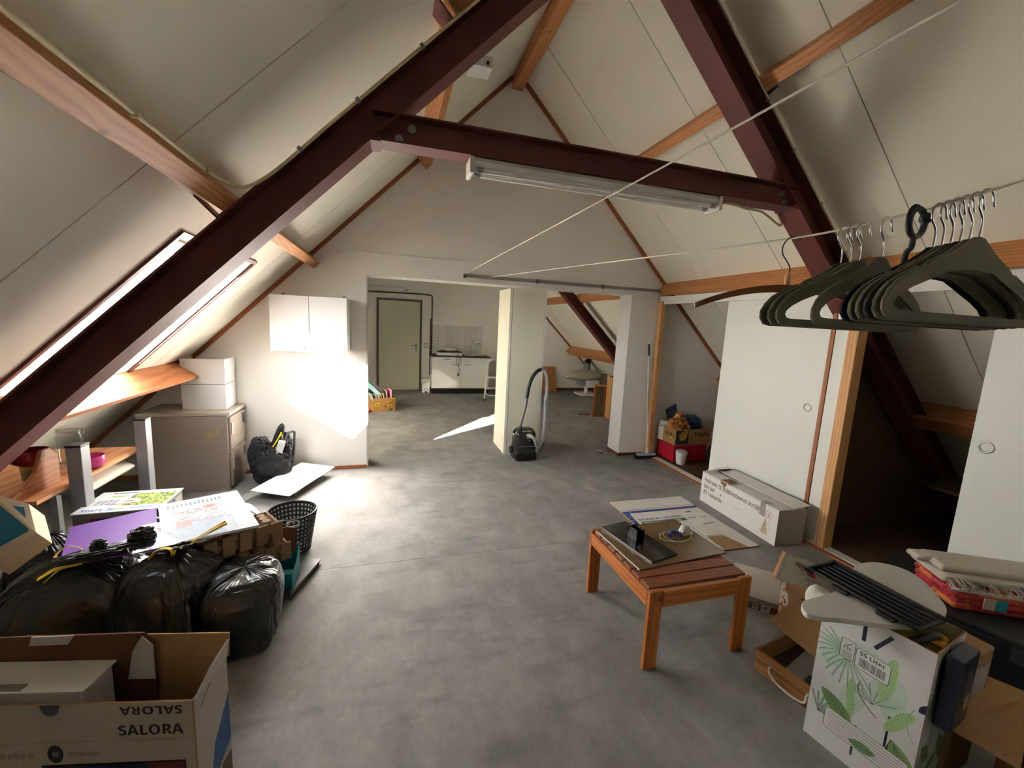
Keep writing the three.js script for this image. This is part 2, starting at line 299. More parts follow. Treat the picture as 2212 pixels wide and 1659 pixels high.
function slidingDoor(k, z0, z1, x, knobZ, edge) {
  const d = struct('door_' + k); d.position.set(x, 0, (z0 + z1) / 2); const L = Math.abs(z1 - z0) / 2;
  part('door_leaf', B(0, 0.018, 0.02, 1.93, -L, L, 0.002), doorM, d);
  if (edge) part('edge_strip', boxUV(B(-0.016, 0.018, 0.02, 1.93, L, L + 0.032, 0.002), 'y'), M.trim, d);
  const kz = knobZ - (z0 + z1) / 2;
  const ringG = lathe([[0.034, 0], [0.034, 0.004], [0.027, 0.005], [0.024, 0.001], [0.024, -0.004], [0, -0.005]], 32).rotateZ(Math.PI / 2).translate(-0.001, 1.033, kz);
  const kn = part('door_handle', ringG, std({ color: '#a8a6a0', roughness: 0.35, metalness: 0.8 }), d);
  return d;
}
slidingDoor(1, -3.39, -2.345, 3.175, -2.444, true);
slidingDoor(2, -1.453, -0.35, 3.14, -1.387, false);
struct('wall_cupboard', boxUV(B(3.165, 3.185, 0, 1.95, -2.31, -2.195), 'y'), doorM);
struct('wall_cupboard_near', B(3.165, 3.185, 0, 1.95, -0.36, ZN), doorM);
struct('wall_cupboard_side', boxUV(ext([[3.2, 0.02], [5.3, 0.02], [3.22, 2.09]].map((p) => p), 0.018).translate(0, 0, -2.395), 'y'), M.brownply);
solo('cupboard_shelf', boxUV(B(4.0, 4.7, 0.48, 0.5, -2.12, -1.0, 0.002), 'z'), M.brownply, 'dark shelf board inside the open cupboard', 'shelf');
struct('floor_cupboard', boxUV(B(3.215, 5.3, 0, 0.02, ZP, ZN), 'z'), M.brownply);

// ---------------------------------------------------------------- outside: the ground and the house across the street
struct('ground_outside', B(-60, -3.4, -6.2, -6, -70, 20), col('#8f8d86', 0.95));
{
  const h = thing('house', 'pale house across the street seen through the bright skylight', 'house', [-16, -6, -26]), hw = col('#d9d4ca', 0.9), gl = phy({ color: '#5d6a72', roughness: 0.1 }), wf = col('#efefec', 0.5);
  part('wall', B(-6, 0, 0, 8.4, -16, 14), hw, h); part('roof', ext([[-6.5, 8.4], [0.4, 8.4], [-3, 11.4]], 30.6).translate(0, 0, -16.3), col('#7d5a4a', 0.8), h);
  for (let j = 0; j < 3; j++) for (let i = 0; i < 8; i++) { const z = -14 + i * 3.5, y = 0.9 + j * 2.6, f = part('window', B(0, 0.08, y, y + 1.5, z, z + 1.6), wf, h); part('pane', merge([B(0.08, 0.1, y + 0.08, y + 1.42, z + 0.08, z + 0.76), B(0.08, 0.1, y + 0.08, y + 1.42, z + 0.84, z + 1.52)]), gl, f); }
  part('awning', B(0, 0.9, 4.9, 5.15, -2, 4), col('#d8b83a', 0.7), h);
}
// ---------------------------------------------------------------- lamp, cables, clothes lines and hangers under the roof
{
  const t = thing('fluorescent_lamp', 'unlit white twin tube batten lamp under the dark red tie beam', 'lamp', [1.15, 2.404, -2.262]);
  part('housing', boxUV(ext([[-0.045, 0], [0.045, 0], [0.06, -0.022], [0.02, -0.046], [-0.02, -0.046], [-0.06, -0.022]], 1.52, 0.001).rotateY(Math.PI / 2).translate(-0.76, 0, 0), 'x'), M.whiteGloss, t);
  for (const s of [-1, 1]) {
    const end = part('end_cap', B(s * 0.765 - 0.012, s * 0.765 + 0.012, -0.082, 0.0, -0.066, 0.066, 0.008), col('#dedbd0', 0.5), t);
    part('tube', new THREE.CylinderGeometry(0.0135, 0.0135, 1.49, 20).rotateZ(Math.PI / 2).translate(0, -0.056, s * 0.036), phy({ color: '#e8e6df', roughness: 0.25 }), t);
  }
  for (const x of [-0.72, 0.72]) for (const s of [-1, 1]) part('tube_end', new THREE.CylinderGeometry(0.0142, 0.0142, 0.03, 18).rotateZ(Math.PI / 2).translate(x, -0.056, s * 0.036), M.galv, t);
}
// white lamp end hanging behind the left rafter
{
  const t = thing('ceiling_lamp', 'small white lamp end showing above the left rafter near the ridge', 'lamp', [0.62, 3.47, -3.35]);
  part('housing', B(-0.12, 0.09, -0.03, 0.05, -0.12, 0.04, 0.006), M.whiteGloss, t);
  part('end_screw', new THREE.CylinderGeometry(0.012, 0.012, 0.01, 12).rotateX(Math.PI / 2).translate(0.05, 0.0, 0.045), M.black, t);
  part('bracket', B(-0.06, -0.03, 0.05, 0.2, -0.1, -0.07), M.galv, t);
}
{ // cable along the left rafter, turning on to the purlin
  const P = (s, y, z) => { const c = Math.SQRT1_2; return V(-2.9 + (s - y) * c, (s + y) * c, z); };
  const t = thing('electric_cable', 'cream electric cable clipped along the left rafter and the wooden purlin', 'cable');
  const pts = [P(3.06, -0.11, ZN - 0.02), P(3.058, -0.105, -0.6), P(3.056, -0.1, -1.75), P(3.06, -0.1, -2.02), P(3.10, -0.12, -2.16), P(3.2, -0.135, -2.185), P(3.6, -0.136, -2.188), P(4.4, -0.137, -2.188), P(5.15, -0.137, -2.188)];
  part('cable', tube(pts, 0.0075, 160, 8), M.cable, t);
  for (const s of [3.4, 3.75, 4.15, 4.6, 5.0]) part('clip', B(-0.009, 0.009, -0.012, 0.012, -0.012, 0.006, 0.002).rotateZ(D(45)).translate(...P(s, -0.136, -2.186).toArray()), M.galv, t);
  for (const z of [-0.9, -1.45, -1.9]) part('clip', B(-0.012, 0.012, -0.012, 0.012, -0.008, 0.008, 0.002).translate(...P(3.057, -0.1, z).toArray()), M.cable, t);
}
{ // cable down the right rafter to the lamp
  const P = (s, y, z) => { const c = Math.SQRT1_2; return V(5.33 - (s + y) * c, (s - y) * c, z); };
  const t = thing('electric_cable', 'cream electric cable running down the back of the right rafter to the lamp', 'cable');
  part('cable', tube([P(4.35, 0.14, -2.37), P(4.1, 0.2, -2.372), P(3.95, 0.24, -2.373), P(3.6, 0.288, -2.372), V(2.38, 2.4, -2.35), V(2.2, 2.39, -2.3), V(2.05, 2.397, -2.28), V(1.93, 2.38, -2.262)], 0.008, 120), M.cable, t);
  part('clip', B(-0.01, 0.01, -0.01, 0.01, -0.01, 0.01).translate(2.2, 2.393, -2.3), M.cable, t);
  const u = thing('electric_cable', 'thin dark edged cable along the front of the right rafter', 'cable');
  part('cable', tube([P(2.96, 0.13, -2.192), P(3.6, 0.131, -2.19), P(4.4, 0.131, -2.19), P(5.2, 0.131, -2.19)], 0.006, 60), M.cable, u);
  for (const s of [3.2, 3.6, 4.0, 4.35]) part('clip', B(-0.008, 0.008, -0.01, 0.01, -0.01, 0.006, 0.002).rotateZ(D(-45)).translate(...P(s, 0.131, -2.19).toArray()), M.galv, u);
}
{ // hanging rail on the beam cover
  const t = thing('wall_rail', 'long grey metal rail screwed to the beam above the opening', 'rail', [1.93, 2.05, -4.405]);
  part('rail', boxUV(ext([[-0.012, -0.016], [0.012, -0.016], [0.012, 0.016], [0.006, 0.016], [0.006, -0.01], [-0.006, -0.01], [-0.006, 0.016], [-0.012, 0.016]], 2.42, 0.001).rotateY(Math.PI / 2).translate(-1.21, 0, 0)), col('#8b8984', 0.4, { metalness: 0.3 }), t);
  for (const x of [-1.2, -0.4, 0.4, 1.19]) part('bracket', B(x - 0.014, x + 0.014, -0.022, 0.022, -0.016, 0.016, 0.003), col('#6b655c', 0.6, { metalness: 0.5 }), t);
}
solo('clothes_line', tube([V(0.72, 2.06, -4.4), V(0.722, 2.048, -3), V(0.725, 2.036, -1.6), V(0.728, 2.034, -0.7), V(0.73, 2.05, 0.6), V(0.73, 2.08, 1.995)], 0.0028, 90, 6), M.rope, 'thin white clothes line without hangers crossing the room above the table', 'rope');
const linePts = [V(1.0, 2.052, -4.4), V(1.0, 1.985, -3.3), V(1.0, 1.91, -2.1), V(1.0, 1.834, -0.874), V(1.0, 1.832, -0.75), V(1.0, 1.836, -0.64), V(1.0, 1.847, -0.52), V(1.0, 1.862, -0.42), V(1.0, 1.93, 0.6), V(1.0, 2.03, 1.995)];
solo('clothes_line', tube(linePts, 0.0026, 160, 6), M.rope, 'thin clothes line that carries all the clothes hangers', 'rope');
const lineCurve = new THREE.CatmullRomCurve3(linePts, false, 'centripetal');
const lineY = (z) => { let b = linePts[0]; for (let i = 0; i <= 600; i++) { const p = lineCurve.getPoint(i / 600); if (Math.abs(p.z - z) < Math.abs(b.z - z)) b = p; } return b.y; };
const mirror = (h) => [...h, ...h.slice().reverse().filter((p) => p[0] > 1e-6).map(([x, y]) => [-x, y])];
const velvet = (c) => std({ color: c, roughness: 0.95, bumpMap: rep(grain, 20, 20), bumpScale: 0.0006 });
M.taupe = velvet('#6a6656'); M.navy = velvet('#181a29'); M.dark = velvet('#35332c');
const outer = mirror([[0, -0.076], [0.014, -0.078], [0.03, -0.088], [0.062, -0.106], [0.1, -0.122], [0.118, -0.134], [0.126, -0.133], [0.16, -0.147], [0.19, -0.163], [0.208, -0.18], [0.218, -0.198], [0.217, -0.214], [0.206, -0.226], [0.19, -0.229]]);
const inner = mirror([[0, -0.132], [0.055, -0.134], [0.085, -0.145], [0.12, -0.158], [0.155, -0.171], [0.182, -0.184], [0.197, -0.196], [0.2, -0.206], [0.193, -0.214], [0.18, -0.216]]);
const hangerBody = ext(outer, 0.007, 0.0024, [inner]).translate(0, 0, -0.0035);
const hookGeo = (w, r) => tube([V(0, -0.085, 0), V(0, -0.05, 0), V(-0.003, -0.042, 0), V(-0.017, -0.026, 0), V(-0.019, -0.012, 0), V(-0.011, 0.001, 0), V(0.002, 0.0045, 0), V(0.015, -0.001, 0), V(0.021, -0.014, 0), V(0.026, -0.022, 0)], r, 40, 8);
const hookG = hookGeo(1, 0.0017);
function hanger(z, turn, mat, label) {
  const t = thing('clothes_hanger', label, 'hanger', [1.0, lineY(z) - 0.0005, z], turn, 'clothes hangers on the line');
  const b = part('body', hangerBody, mat, t); part('hook', hookG, M.chrome, t);
  return t;
}
// the wooden one
{
  const t = thing('clothes_hanger', 'bare curved wooden clothes hanger, left of all the velvet ones', 'hanger', [1.0, lineY(-0.874) - 0.0005, -0.874], -0.5, 'clothes hangers on the line');
  const arc = []; for (let i = -14; i <= 14; i++) { const x = i / 14; arc.push([x * 0.225, -0.118 - 0.055 * x * x]); }
  const lo = arc.map(([x, y]) => [x * 0.985, y - 0.02 + 0.006 * Math.abs(x / 0.225)]).reverse();
  part('bow', boxUV(ext([...arc, ...lo], 0.013, 0.003).translate(0, 0, -0.0065), 'x'), wood(woodTex([0.50, 0.30, 0.16], [0.33, 0.17, 0.08], 61, 12, 0), 0.45), t);
  part('peg', lathe([[0.004, -0.122], [0.008, -0.116], [0.0085, -0.1], [0.006, -0.088], [0.003, -0.085]], 14), M.pine, t);
  part('hook', tube([V(0, -0.09, 0), V(0, -0.075, 0), V(-0.008, -0.06, 0), V(-0.021, -0.04, 0), V(-0.023, -0.02, 0), V(-0.012, -0.001, 0), V(0.003, 0.004, 0), V(0.016, -0.004, 0)], 0.0016, 40, 8), col('#1c1c3a', 0.4), t);
}
const HL = [
  [-0.745, 0.02, 'taupe', 'grey velvet hanger just right of the wooden one, rearmost of its bunch'], [-0.725, 0.02, 'taupe', 'grey velvet hanger second behind the front one of the left bunch'],
  [-0.705, 0.02, 'taupe', 'grey velvet hanger at the front of the left bunch on the line'], [-0.66, 0.16, 'taupe', 'grey velvet hanger turned askew between the two bunches'],
  [-0.573, 0.02, 'navy', 'navy velvet hanger at the back of the big right bunch'], [-0.560, 0.02, 'taupe', 'grey velvet hanger behind the middle of the big right bunch'],
  [-0.547, 0.02, 'taupe', 'grey velvet hanger in the middle of the big right bunch'], [-0.534, 0.02, 'dark', 'blackish velvet hanger among the grey ones of the right bunch'],
  [-0.521, 0.02, 'taupe', 'grey velvet hanger second from the front of the right bunch'], [-0.508, 0.02, 'taupe', 'grey velvet hanger nearest of all, front of the right bunch'],
];
for (const [z, a, m, l] of HL) hanger(z, a, M[m], l);
{ // belt ring hooked over the line
  const t = thing('scarf_hanger', 'black plastic ring hanger hooked over the line in the right bunch', 'hanger', [0.995, lineY(-0.596), -0.596], 0.1);
  part('ring', new THREE.TorusGeometry(0.026, 0.0055, 12, 40).translate(-0.016, -0.028, 0), col('#23282b', 0.5), t);
  part('hook', tube([V(-0.016, -0.002, 0), V(-0.03, -0.0, 0), V(-0.04, -0.01, 0), V(-0.044, -0.022, 0)], 0.005, 20, 8), col('#23282b', 0.5), t);
  part('stem', tube([V(-0.018, -0.055, 0), V(-0.02, -0.075, 0), V(-0.032, -0.085, 0), V(-0.036, -0.11, 0)], 0.005, 20, 8), col('#181c22', 0.5), t);
  part('grip', new THREE.SphereGeometry(0.011, 14, 10).translate(0.012, -0.016, 0), M.black, t);
}
// ---------------------------------------------------------------- the back room
{
  const d = struct('door_3'); d.position.set(0.165, 0, ZF);
  M.doorGreen = std({ color: '#cfcfb4', roughness: 0.5 }); const fr = col('#5d564f', 0.6);
  part('door_frame', merge([B(-0.475, -0.43, 0, 1.985, 0, 0.035, 0.003), B(0.43, 0.475, 0, 1.985, 0, 0.035, 0.003), B(-0.475, 0.475, 1.945, 1.99, 0, 0.035, 0.003)]), fr, d);
  part('door_leaf', B(-0.428, 0.428, 0.012, 1.943, 0.002, 0.03, 0.002), M.doorGreen, d);
  const h = part('door_handle', merge([B(0.335, 0.375, 0.87, 1.03, 0.03, 0.038, 0.003), rod([0.355, 1.0, 0.036], [0.355, 1.0, 0.075], 0.009), rod([0.36, 1.0, 0.075], [0.245, 1.0, 0.075], 0.009)]), M.galv, d);
}
{
  const t = thing('cable_trunking', 'dark brown pipe running over the pale door and down beside the sink', 'pipe', [0, 0, ZF + 0.003]);
  part('pipe', tube([V(-0.5, 2.105, 0.03), V(0.8, 2.105, 0.03), V(0.845, 2.09, 0.03), V(0.85, 2.04, 0.03), V(0.85, 0.58, 0.03)], 0.014, 80), col('#3a2a22', 0.5), t);
  part('pipe', tube([V(0.825, 1.6, 0.03), V(0.825, 0.35, 0.03)], 0.012, 20), col('#5b4c41', 0.5), t);
  for (const [x, y] of [[0.2, 2.105], [0.85, 1.5], [0.85, 0.9]]) part('clip', B(x - 0.018, x + 0.018, y - 0.012, y + 0.012, 0, 0.045, 0.003), M.galv, t);
}
{
  const t = thing('wall_lamp', 'slim white batten lamp on the wall above the pale door', 'lamp', [-0.1, 2.19, ZF + 0.03]);
  part('tube', rod([-0.5, 0.01, 0.02], [0.36, 0.01, 0.02], 0.014), M.whiteGloss, t); part('base', B(-0.5, 0.36, 0.02, 0.045, -0.03, 0.02, 0.004), col('#cfc9ae', 0.5), t);
  part('end_cap', B(0.34, 0.44, -0.03, 0.05, -0.03, 0.04, 0.006), M.white, t); part('switch', B(0.37, 0.43, -0.02, -0.002, 0.03, 0.046, 0.003), M.black, t);
}
{ // white tiles behind the sink, each its own piece
  const t = thing('tile_backsplash', 'white square wall tiles behind the sink unit', 'tiles', [0.87, 0.86, ZF + 0.003]), tg = B(0.0015, 0.1425, 0.0015, 0.1505, 0, 0.008, 0.0015);
  const tm = ['#dcd9d3', '#d8d5cf', '#e0ddd7'].map((c) => col(c, 0.22)); part('grout', B(0, 1.152, 0, 0.608, 0, 0.004), col('#a8a39a', 0.9), t);
  for (let j = 0; j < 4; j++) for (let i = 0; i < 8; i++) { const q = part('tile', tg, tm[(i * 5 + j * 3) % 3], t); q.position.set(i * 0.144, j * 0.152, 0.001); }
}
{ // sink unit
  const t = thing('sink_unit', 'white kitchen sink unit with two doors and a black plinth', 'cabinet', [1.46, 0, -9.17]), F = 0.25;
  part('carcass', B(-0.625, 0.625, 0.1, 0.795, -0.245, F - 0.018, 0.002), M.white, t);
  part('plinth', B(-0.63, 0.63, 0, 0.115, -0.2, F - 0.01, 0.002), M.black, t);
  part('worktop', B(-0.65, 0.64, 0.797, 0.83, -0.248, F + 0.02, 0.004), col('#3e3733', 0.45), t);
  const bar = (x, y) => B(x - 0.075, x + 0.075, y - 0.006, y + 0.006, F + 0.012, F + 0.024, 0.003);
  for (const s of [-1, 1]) {
    const x0 = s < 0 ? -0.622 : 0.003, x1 = s < 0 ? -0.003 : 0.622;
    const dr = part('drawer', B(x0, x1, 0.685, 0.79, F - 0.017, F, 0.002), M.whiteGloss, t); if (s < 0) part('handle', bar(-0.3, 0.752), M.galv, dr);
    const dd = part('door', B(x0, x1, 0.125, 0.68, F - 0.017, F, 0.002), M.whiteGloss, t); part('handle', bar(s < 0 ? -0.13 : 0.14, 0.635), M.galv, dd);
  }
  const f = part('tap', merge([new THREE.CylinderGeometry(0.035, 0.04, 0.03, 20).translate(0.3, 0.845, -0.08), rod([0.3, 0.85, -0.08], [0.3, 1.13, -0.08], 0.016), tube([V(0.3, 1.06, -0.08), V(0.34, 1.11, -0.06), V(0.42, 1.13, -0.02), V(0.46, 1.1, 0.0), V(0.465, 1.07, 0.0)], 0.012, 24), B(0.29, 0.31, 1.12, 1.16, -0.1, -0.02, 0.004)]), M.chrome, t);
  part('basin_rim', new THREE.TorusGeometry(0.17, 0.012, 10, 36).rotateX(Math.PI / 2).scale(1.2, 1, 0.8).translate(0.3, 0.835, 0.06), M.chrome, t);
}
{
  const t = thing('hot_plate', 'black two ring hot plate lying on the sink unit worktop', 'hot plate', [1.2, 0.83, -9.05]);
  part('body', B(-0.27, 0.27, 0.004, 0.065, -0.13, 0.15, 0.01), M.white, t); part('top', B(-0.24, 0.26, 0.065, 0.085, -0.12, 0.14, 0.006), M.black, t);
  for (const x of [-0.11, 0.12]) part('ring', new THREE.CylinderGeometry(0.085, 0.09, 0.014, 28).translate(x, 0.092, 0), M.black, t);
  const u = thing('kitchen_scale', 'small grey white appliance lying on top of the black hot plate', 'appliance', [1.25, 0.929, -9.05]);
  part('body', B(-0.14, 0.1, 0, 0.07, -0.09, 0.09, 0.02), col('#c4c0b6', 0.5), u); part('panel', B(-0.1, 0.06, 0.068, 0.075, -0.06, 0.06, 0.003), M.white, u);
  const w = thing('power_cord', 'dark power cords dangling in front of the sink unit doors', 'cord', [1.36, 0.83, -8.9]);
  part('cord', tube([V(0, 0.02, -0.02), V(0, 0.03, 0.04), V(-0.01, -0.05, 0.045), V(-0.02, -0.14, 0.045), V(0.02, -0.21, 0.045), V(0.05, -0.2, 0.045), V(0.06, -0.05, 0.045), V(0.05, 0.02, 0.03)], 0.005, 60), M.black, w);
  part('cord', tube([V(0.03, 0.02, -0.02), V(0.03, 0.03, 0.04), V(0.04, -0.1, 0.045), V(0.03, -0.2, 0.045), V(0.05, -0.3, 0.045), V(0.04, -0.38, 0.045)], 0.005, 60), M.black, w);
  part('plug', B(0.01, 0.05, -0.43, -0.37, 0.03, 0.06, 0.01), col('#55524d', 0.5), w);
}
{
  const t = thing('wall_socket', 'white double wall socket hanging above the hot plate', 'socket', [1.0, 1.16, ZF]);
  part('plate', B(-0.045, 0.045, -0.07, 0.07, 0.01, 0.05, 0.008), M.white, t); part('conduit', tube([V(0, 0.07, 0.03), V(0, 0.95, 0.03)], 0.007, 8), M.white, t);
  for (const y of [-0.032, 0.032]) part('insert', new THREE.CylinderGeometry(0.02, 0.02, 0.006, 18).rotateX(Math.PI / 2).translate(0, y, 0.049), col('#8d8a84', 0.5), t);
  const u = thing('light_switch', 'small light switch on the wall right of the pale door', 'switch', [0.738, 1.0, ZF]);
  part('plate', B(-0.045, 0.045, -0.05, 0.05, 0, 0.025, 0.005), col('#b7b1a8', 0.5), u); part('rocker', B(-0.028, 0.028, -0.03, 0.03, 0.025, 0.032, 0.003), M.white, u);
}
{
  const t = thing('pedal_bin', 'small white pedal bin between the pale door and the sink unit', 'bin', [0.725, 0, -9.13]);
  part('bucket', ext([[-0.075, 0], [0.075, 0], [0.09, 0.25], [-0.09, 0.25]], 0.17, 0.008).translate(0, 0, -0.085), M.white, t);
  part('lid', B(-0.098, 0.098, 0.252, 0.292, -0.095, 0.1, 0.014), M.whiteGloss, t); part('pedal', B(-0.025, 0.025, 0.005, 0.03, 0.08, 0.11, 0.004), M.black, t); part('front_arch', new THREE.TorusGeometry(0.045, 0.008, 8, 20, Math.PI).translate(0, 0.04, 0.086), M.galv, t);
}
{
  const t = thing('step_ladder', 'white tubular step ladder leaning half hidden behind the panelled column', 'ladder', [2.05, 0, -8.3]), wm = M.whiteGloss;
  part('front_frame', tube([V(-0.23, 0.02, 0.2), V(-0.17, 0.55, 0.02), V(-0.14, 0.74, -0.05), V(-0.06, 0.8, -0.07), V(0.12, 0.8, -0.07), V(0.2, 0.74, -0.05), V(0.24, 0.5, 0.02), V(0.28, 0.02, 0.2)], 0.013, 80), wm, t);
  part('rear_frame', tube([V(0.2, 0.5, -0.03), V(0.2, 0.08, -0.25), V(0.17, 0.03, -0.27), V(-0.05, 0.03, -0.27), V(-0.1, 0.08, -0.25), V(-0.12, 0.5, -0.03)], 0.012, 60), wm, t);
  for (const [y, z] of [[0.24, 0.12], [0.46, 0.05]]) part('tread', B(-0.19, 0.24, y - 0.012, y + 0.012, z - 0.08, z + 0.06, 0.006), wm, t);
  for (const x of [-0.23, 0.28]) part('foot', new THREE.CylinderGeometry(0.016, 0.017, 0.045, 12).translate(x, 0.0225, 0.2), M.black, t);
}
{ // fruit box full of folders and books
  const P = [-0.155, 0, -7.395], A = D(14);
  const side = (txt) => canv(512, 320, (g, w, h) => {
    g.fillStyle = '#b98a4e'; g.fillRect(0, 0, w, h); for (let i = 0; i < 900; i++) { g.fillStyle = `rgba(${rnd() < 0.5 ? '90,55,20' : '220,180,120'},0.10)`; g.fillRect(rnd() * w, rnd() * h, 20 * rnd(), 2); }
    if (txt) { g.strokeStyle = '#5c3d17'; g.lineWidth = 7; g.fillStyle = '#dba820'; for (let k = 0; k < 4; k++) { g.beginPath(); g.moveTo(250 + k * 10, 190 + k * 14); g.quadraticCurveTo(330, 150 - k * 34 + 60, 490, 20 + k * 55); g.quadraticCurveTo(380, 200, 250 + k * 10, 190 + k * 14); g.fill(); g.stroke(); } g.fillStyle = '#efd50d'; g.fillRect(28, 120, 116, 74); g.fillStyle = '#5c5208'; g.fillRect(46, 150, 80, 22); g.fillStyle = '#58702e'; g.beginPath(); g.ellipse(400, 290, 60, 40, -0.4, 0, 7); g.fill(); }
    else { g.fillStyle = '#d77d1e'; g.fillRect(50, 170, 130, 110); g.fillRect(250, 170, 90, 110); g.fillStyle = '#7e9a47'; g.fillRect(330, 40, 110, 140); }
  });
  const t = thing('fruit_box', 'brown fruit box printed with bananas, full of folders behind the opening', 'box', P, A);
  const fm = std({ map: side(true), roughness: 0.85 }), sm = std({ map: side(false), roughness: 0.85 }), W = 0.18, Dp = 0.19, H = 0.23;
  part('front_panel', [new THREE.BoxGeometry(2 * W, H, 0.006).translate(0, H / 2, Dp)], fm, t); part('back_panel', new THREE.BoxGeometry(2 * W, H, 0.006).translate(0, H / 2, -Dp), M.card, t);
  for (const s of [-1, 1]) part('side_panel', new THREE.BoxGeometry(2 * Dp - 0.006, H, 0.006).rotateY(s * Math.PI / 2).translate(s * W, H / 2, 0), sm, t);
  part('bottom', B(-W, W, 0, 0.006, -Dp, Dp), M.card, t);
  const book = (name, c, w, h, d, x, y, z, rz, ry, label, cat = 'book', page = '#e9e6dd') => {
    const b = thing(name, label, cat, [0, 0, 0]); const q = new THREE.Euler(0, A + ry, 0); b.position.set(P[0] + Math.cos(A) * x + Math.sin(A) * z, y, P[2] - Math.sin(A) * x + Math.cos(A) * z); b.rotation.set(0, A + ry, rz, 'YXZ');
    part('cover', merge([B(-w / 2, -w / 2 + 0.003, 0, h, -d / 2, d / 2), B(w / 2 - 0.003, w / 2, 0, h, -d / 2, d / 2), B(-w / 2, w / 2, 0, h, -d / 2, -d / 2 + 0.003)]), col(c, 0.5), b);
    part('pages', B(-w / 2 + 0.003, w / 2 - 0.003, 0.004, h - 0.004, -d / 2 + 0.003, d / 2 - 0.004), col(page, 0.8), b);
  };
  book('ring_binder', '#1fa9b8', 0.07, 0.3, 0.26, -0.03, 0.24, -0.09, 0.8, 0.0, 'turquoise ring binder leaning out of the fruit box', 'binder', '#bfeaf0');
  book('ring_binder', '#7c7480', 0.045, 0.28, 0.26, 0.07, 0.235, -0.09, 0.8, 0.0, 'grey ring binder leaning against the turquoise one', 'binder', '#6f6a75');
  book('book', '#f2f0ee', 0.02, 0.27, 0.2, -0.13, 0.03, 0.05, 0.3, 0, 'white thin book at the left of the fruit box');
  book('book', '#2b4f94', 0.025, 0.25, 0.2, -0.085, 0.03, 0.06, 0.22, 0, 'blue book second from left in the fruit box');
  book('book', '#e9e9f0', 0.022, 0.26, 0.2, -0.045, 0.03, 0.06, 0.18, 0, 'pale book between the blue and the dark one in the fruit box');
  book('book', '#1f242a', 0.022, 0.245, 0.2, -0.01, 0.03, 0.06, 0.18, 0, 'black book in the middle of the fruit box');
  book('book', '#d59a37', 0.02, 0.265, 0.2, 0.025, 0.03, 0.06, 0.14, 0, 'ochre book right of the black one in the fruit box', 'book', '#efe3c4');
  book('book', '#5b4636', 0.03, 0.31, 0.2, 0.075, 0.03, 0.03, 0.1, 0, 'dark brown folder towards the right of the fruit box');
  book('book', '#e5388f', 0.035, 0.32, 0.21, 0.13, 0.03, 0.02, 0.03, 0, 'pink edged book at the right end of the fruit box', 'book', '#f6eef2');
}
{
  solo('red_cloth', new THREE.SphereGeometry(0.06, 20, 12).scale(1.1, 0.55, 0.7).translate(-0.37, 0.033, -7.12), col('#9c4446', 0.8), 'small dark red cloth bundle on the floor beside the fruit box', 'cloth');
  const t = thing('wood_board', 'brown hardboard sheet leaning on the back wall beside the column', 'board', [3.6, 0, -9.18]);
  t.rotation.x = -0.33; part('sheet', boxUV(B(-0.235, 0.235, 0.003, 0.62, 0, 0.014, 0.002), 'y'), wood(woodTex([0.66, 0.44, 0.22], [0.52, 0.32, 0.14], 67, 6, 0), 0.6), t);
}
{ // beige appliance
  const t = thing('dome_appliance', 'large beige dome shaped appliance on a white stand in the back room', 'appliance', [4.3, 0, -8.75]);
  const be = std({ color: '#b5ac98', roughness: 0.4, metalness: 0.1 });
  part('stand', merge([B(-0.12, 0.32, 0, 0.05, -0.2, 0.22, 0.02), rod([0.1, 0.04, 0], [0.1, 0.3, 0], 0.04)]), M.white, t);
  part('hood', new THREE.SphereGeometry(0.5, 48, 24).scale(0.95, 0.27, 0.5).translate(0, 0.46, 0), be, t);
  part('rim', new THREE.TorusGeometry(0.475, 0.014, 10, 60).rotateX(Math.PI / 2).scale(1, 1, 0.475).translate(0, 0.43, 0), std({ color: '#cfc8b8', roughness: 0.25, metalness: 0.4 }), t);
  part('lamp_box', B(0.0, 0.32, 0.2, 0.38, -0.05, 0.24, 0.03), col('#cfccc5', 0.5), t); part('hinge', B(-0.16, 0.02, 0.24, 0.36, -0.05, 0.17, 0.03), col('#7b7f88', 0.5), t);
  part('column', rod([0.1, 0.5, -0.05], [0.12, 0.74, -0.05], 0.085, 0.075, 24), col('#8b8a87', 0.4), t); part('joint', rod([0.1, 0.74, -0.05], [0.18, 0.86, -0.05], 0.08, 0.05, 20), M.black, t);
  part('arm', rod([0.17, 0.84, -0.05], [0.42, 0.5, 0.05], 0.03), col('#8d8a85', 0.4), t); part('cable', tube([V(0.4, 0.5, 0.1), V(0.55, 0.5, 0.2), V(0.62, 0.35, 0.25), V(0.5, 0.3, 0.25)], 0.012, 30), M.black, t);
}
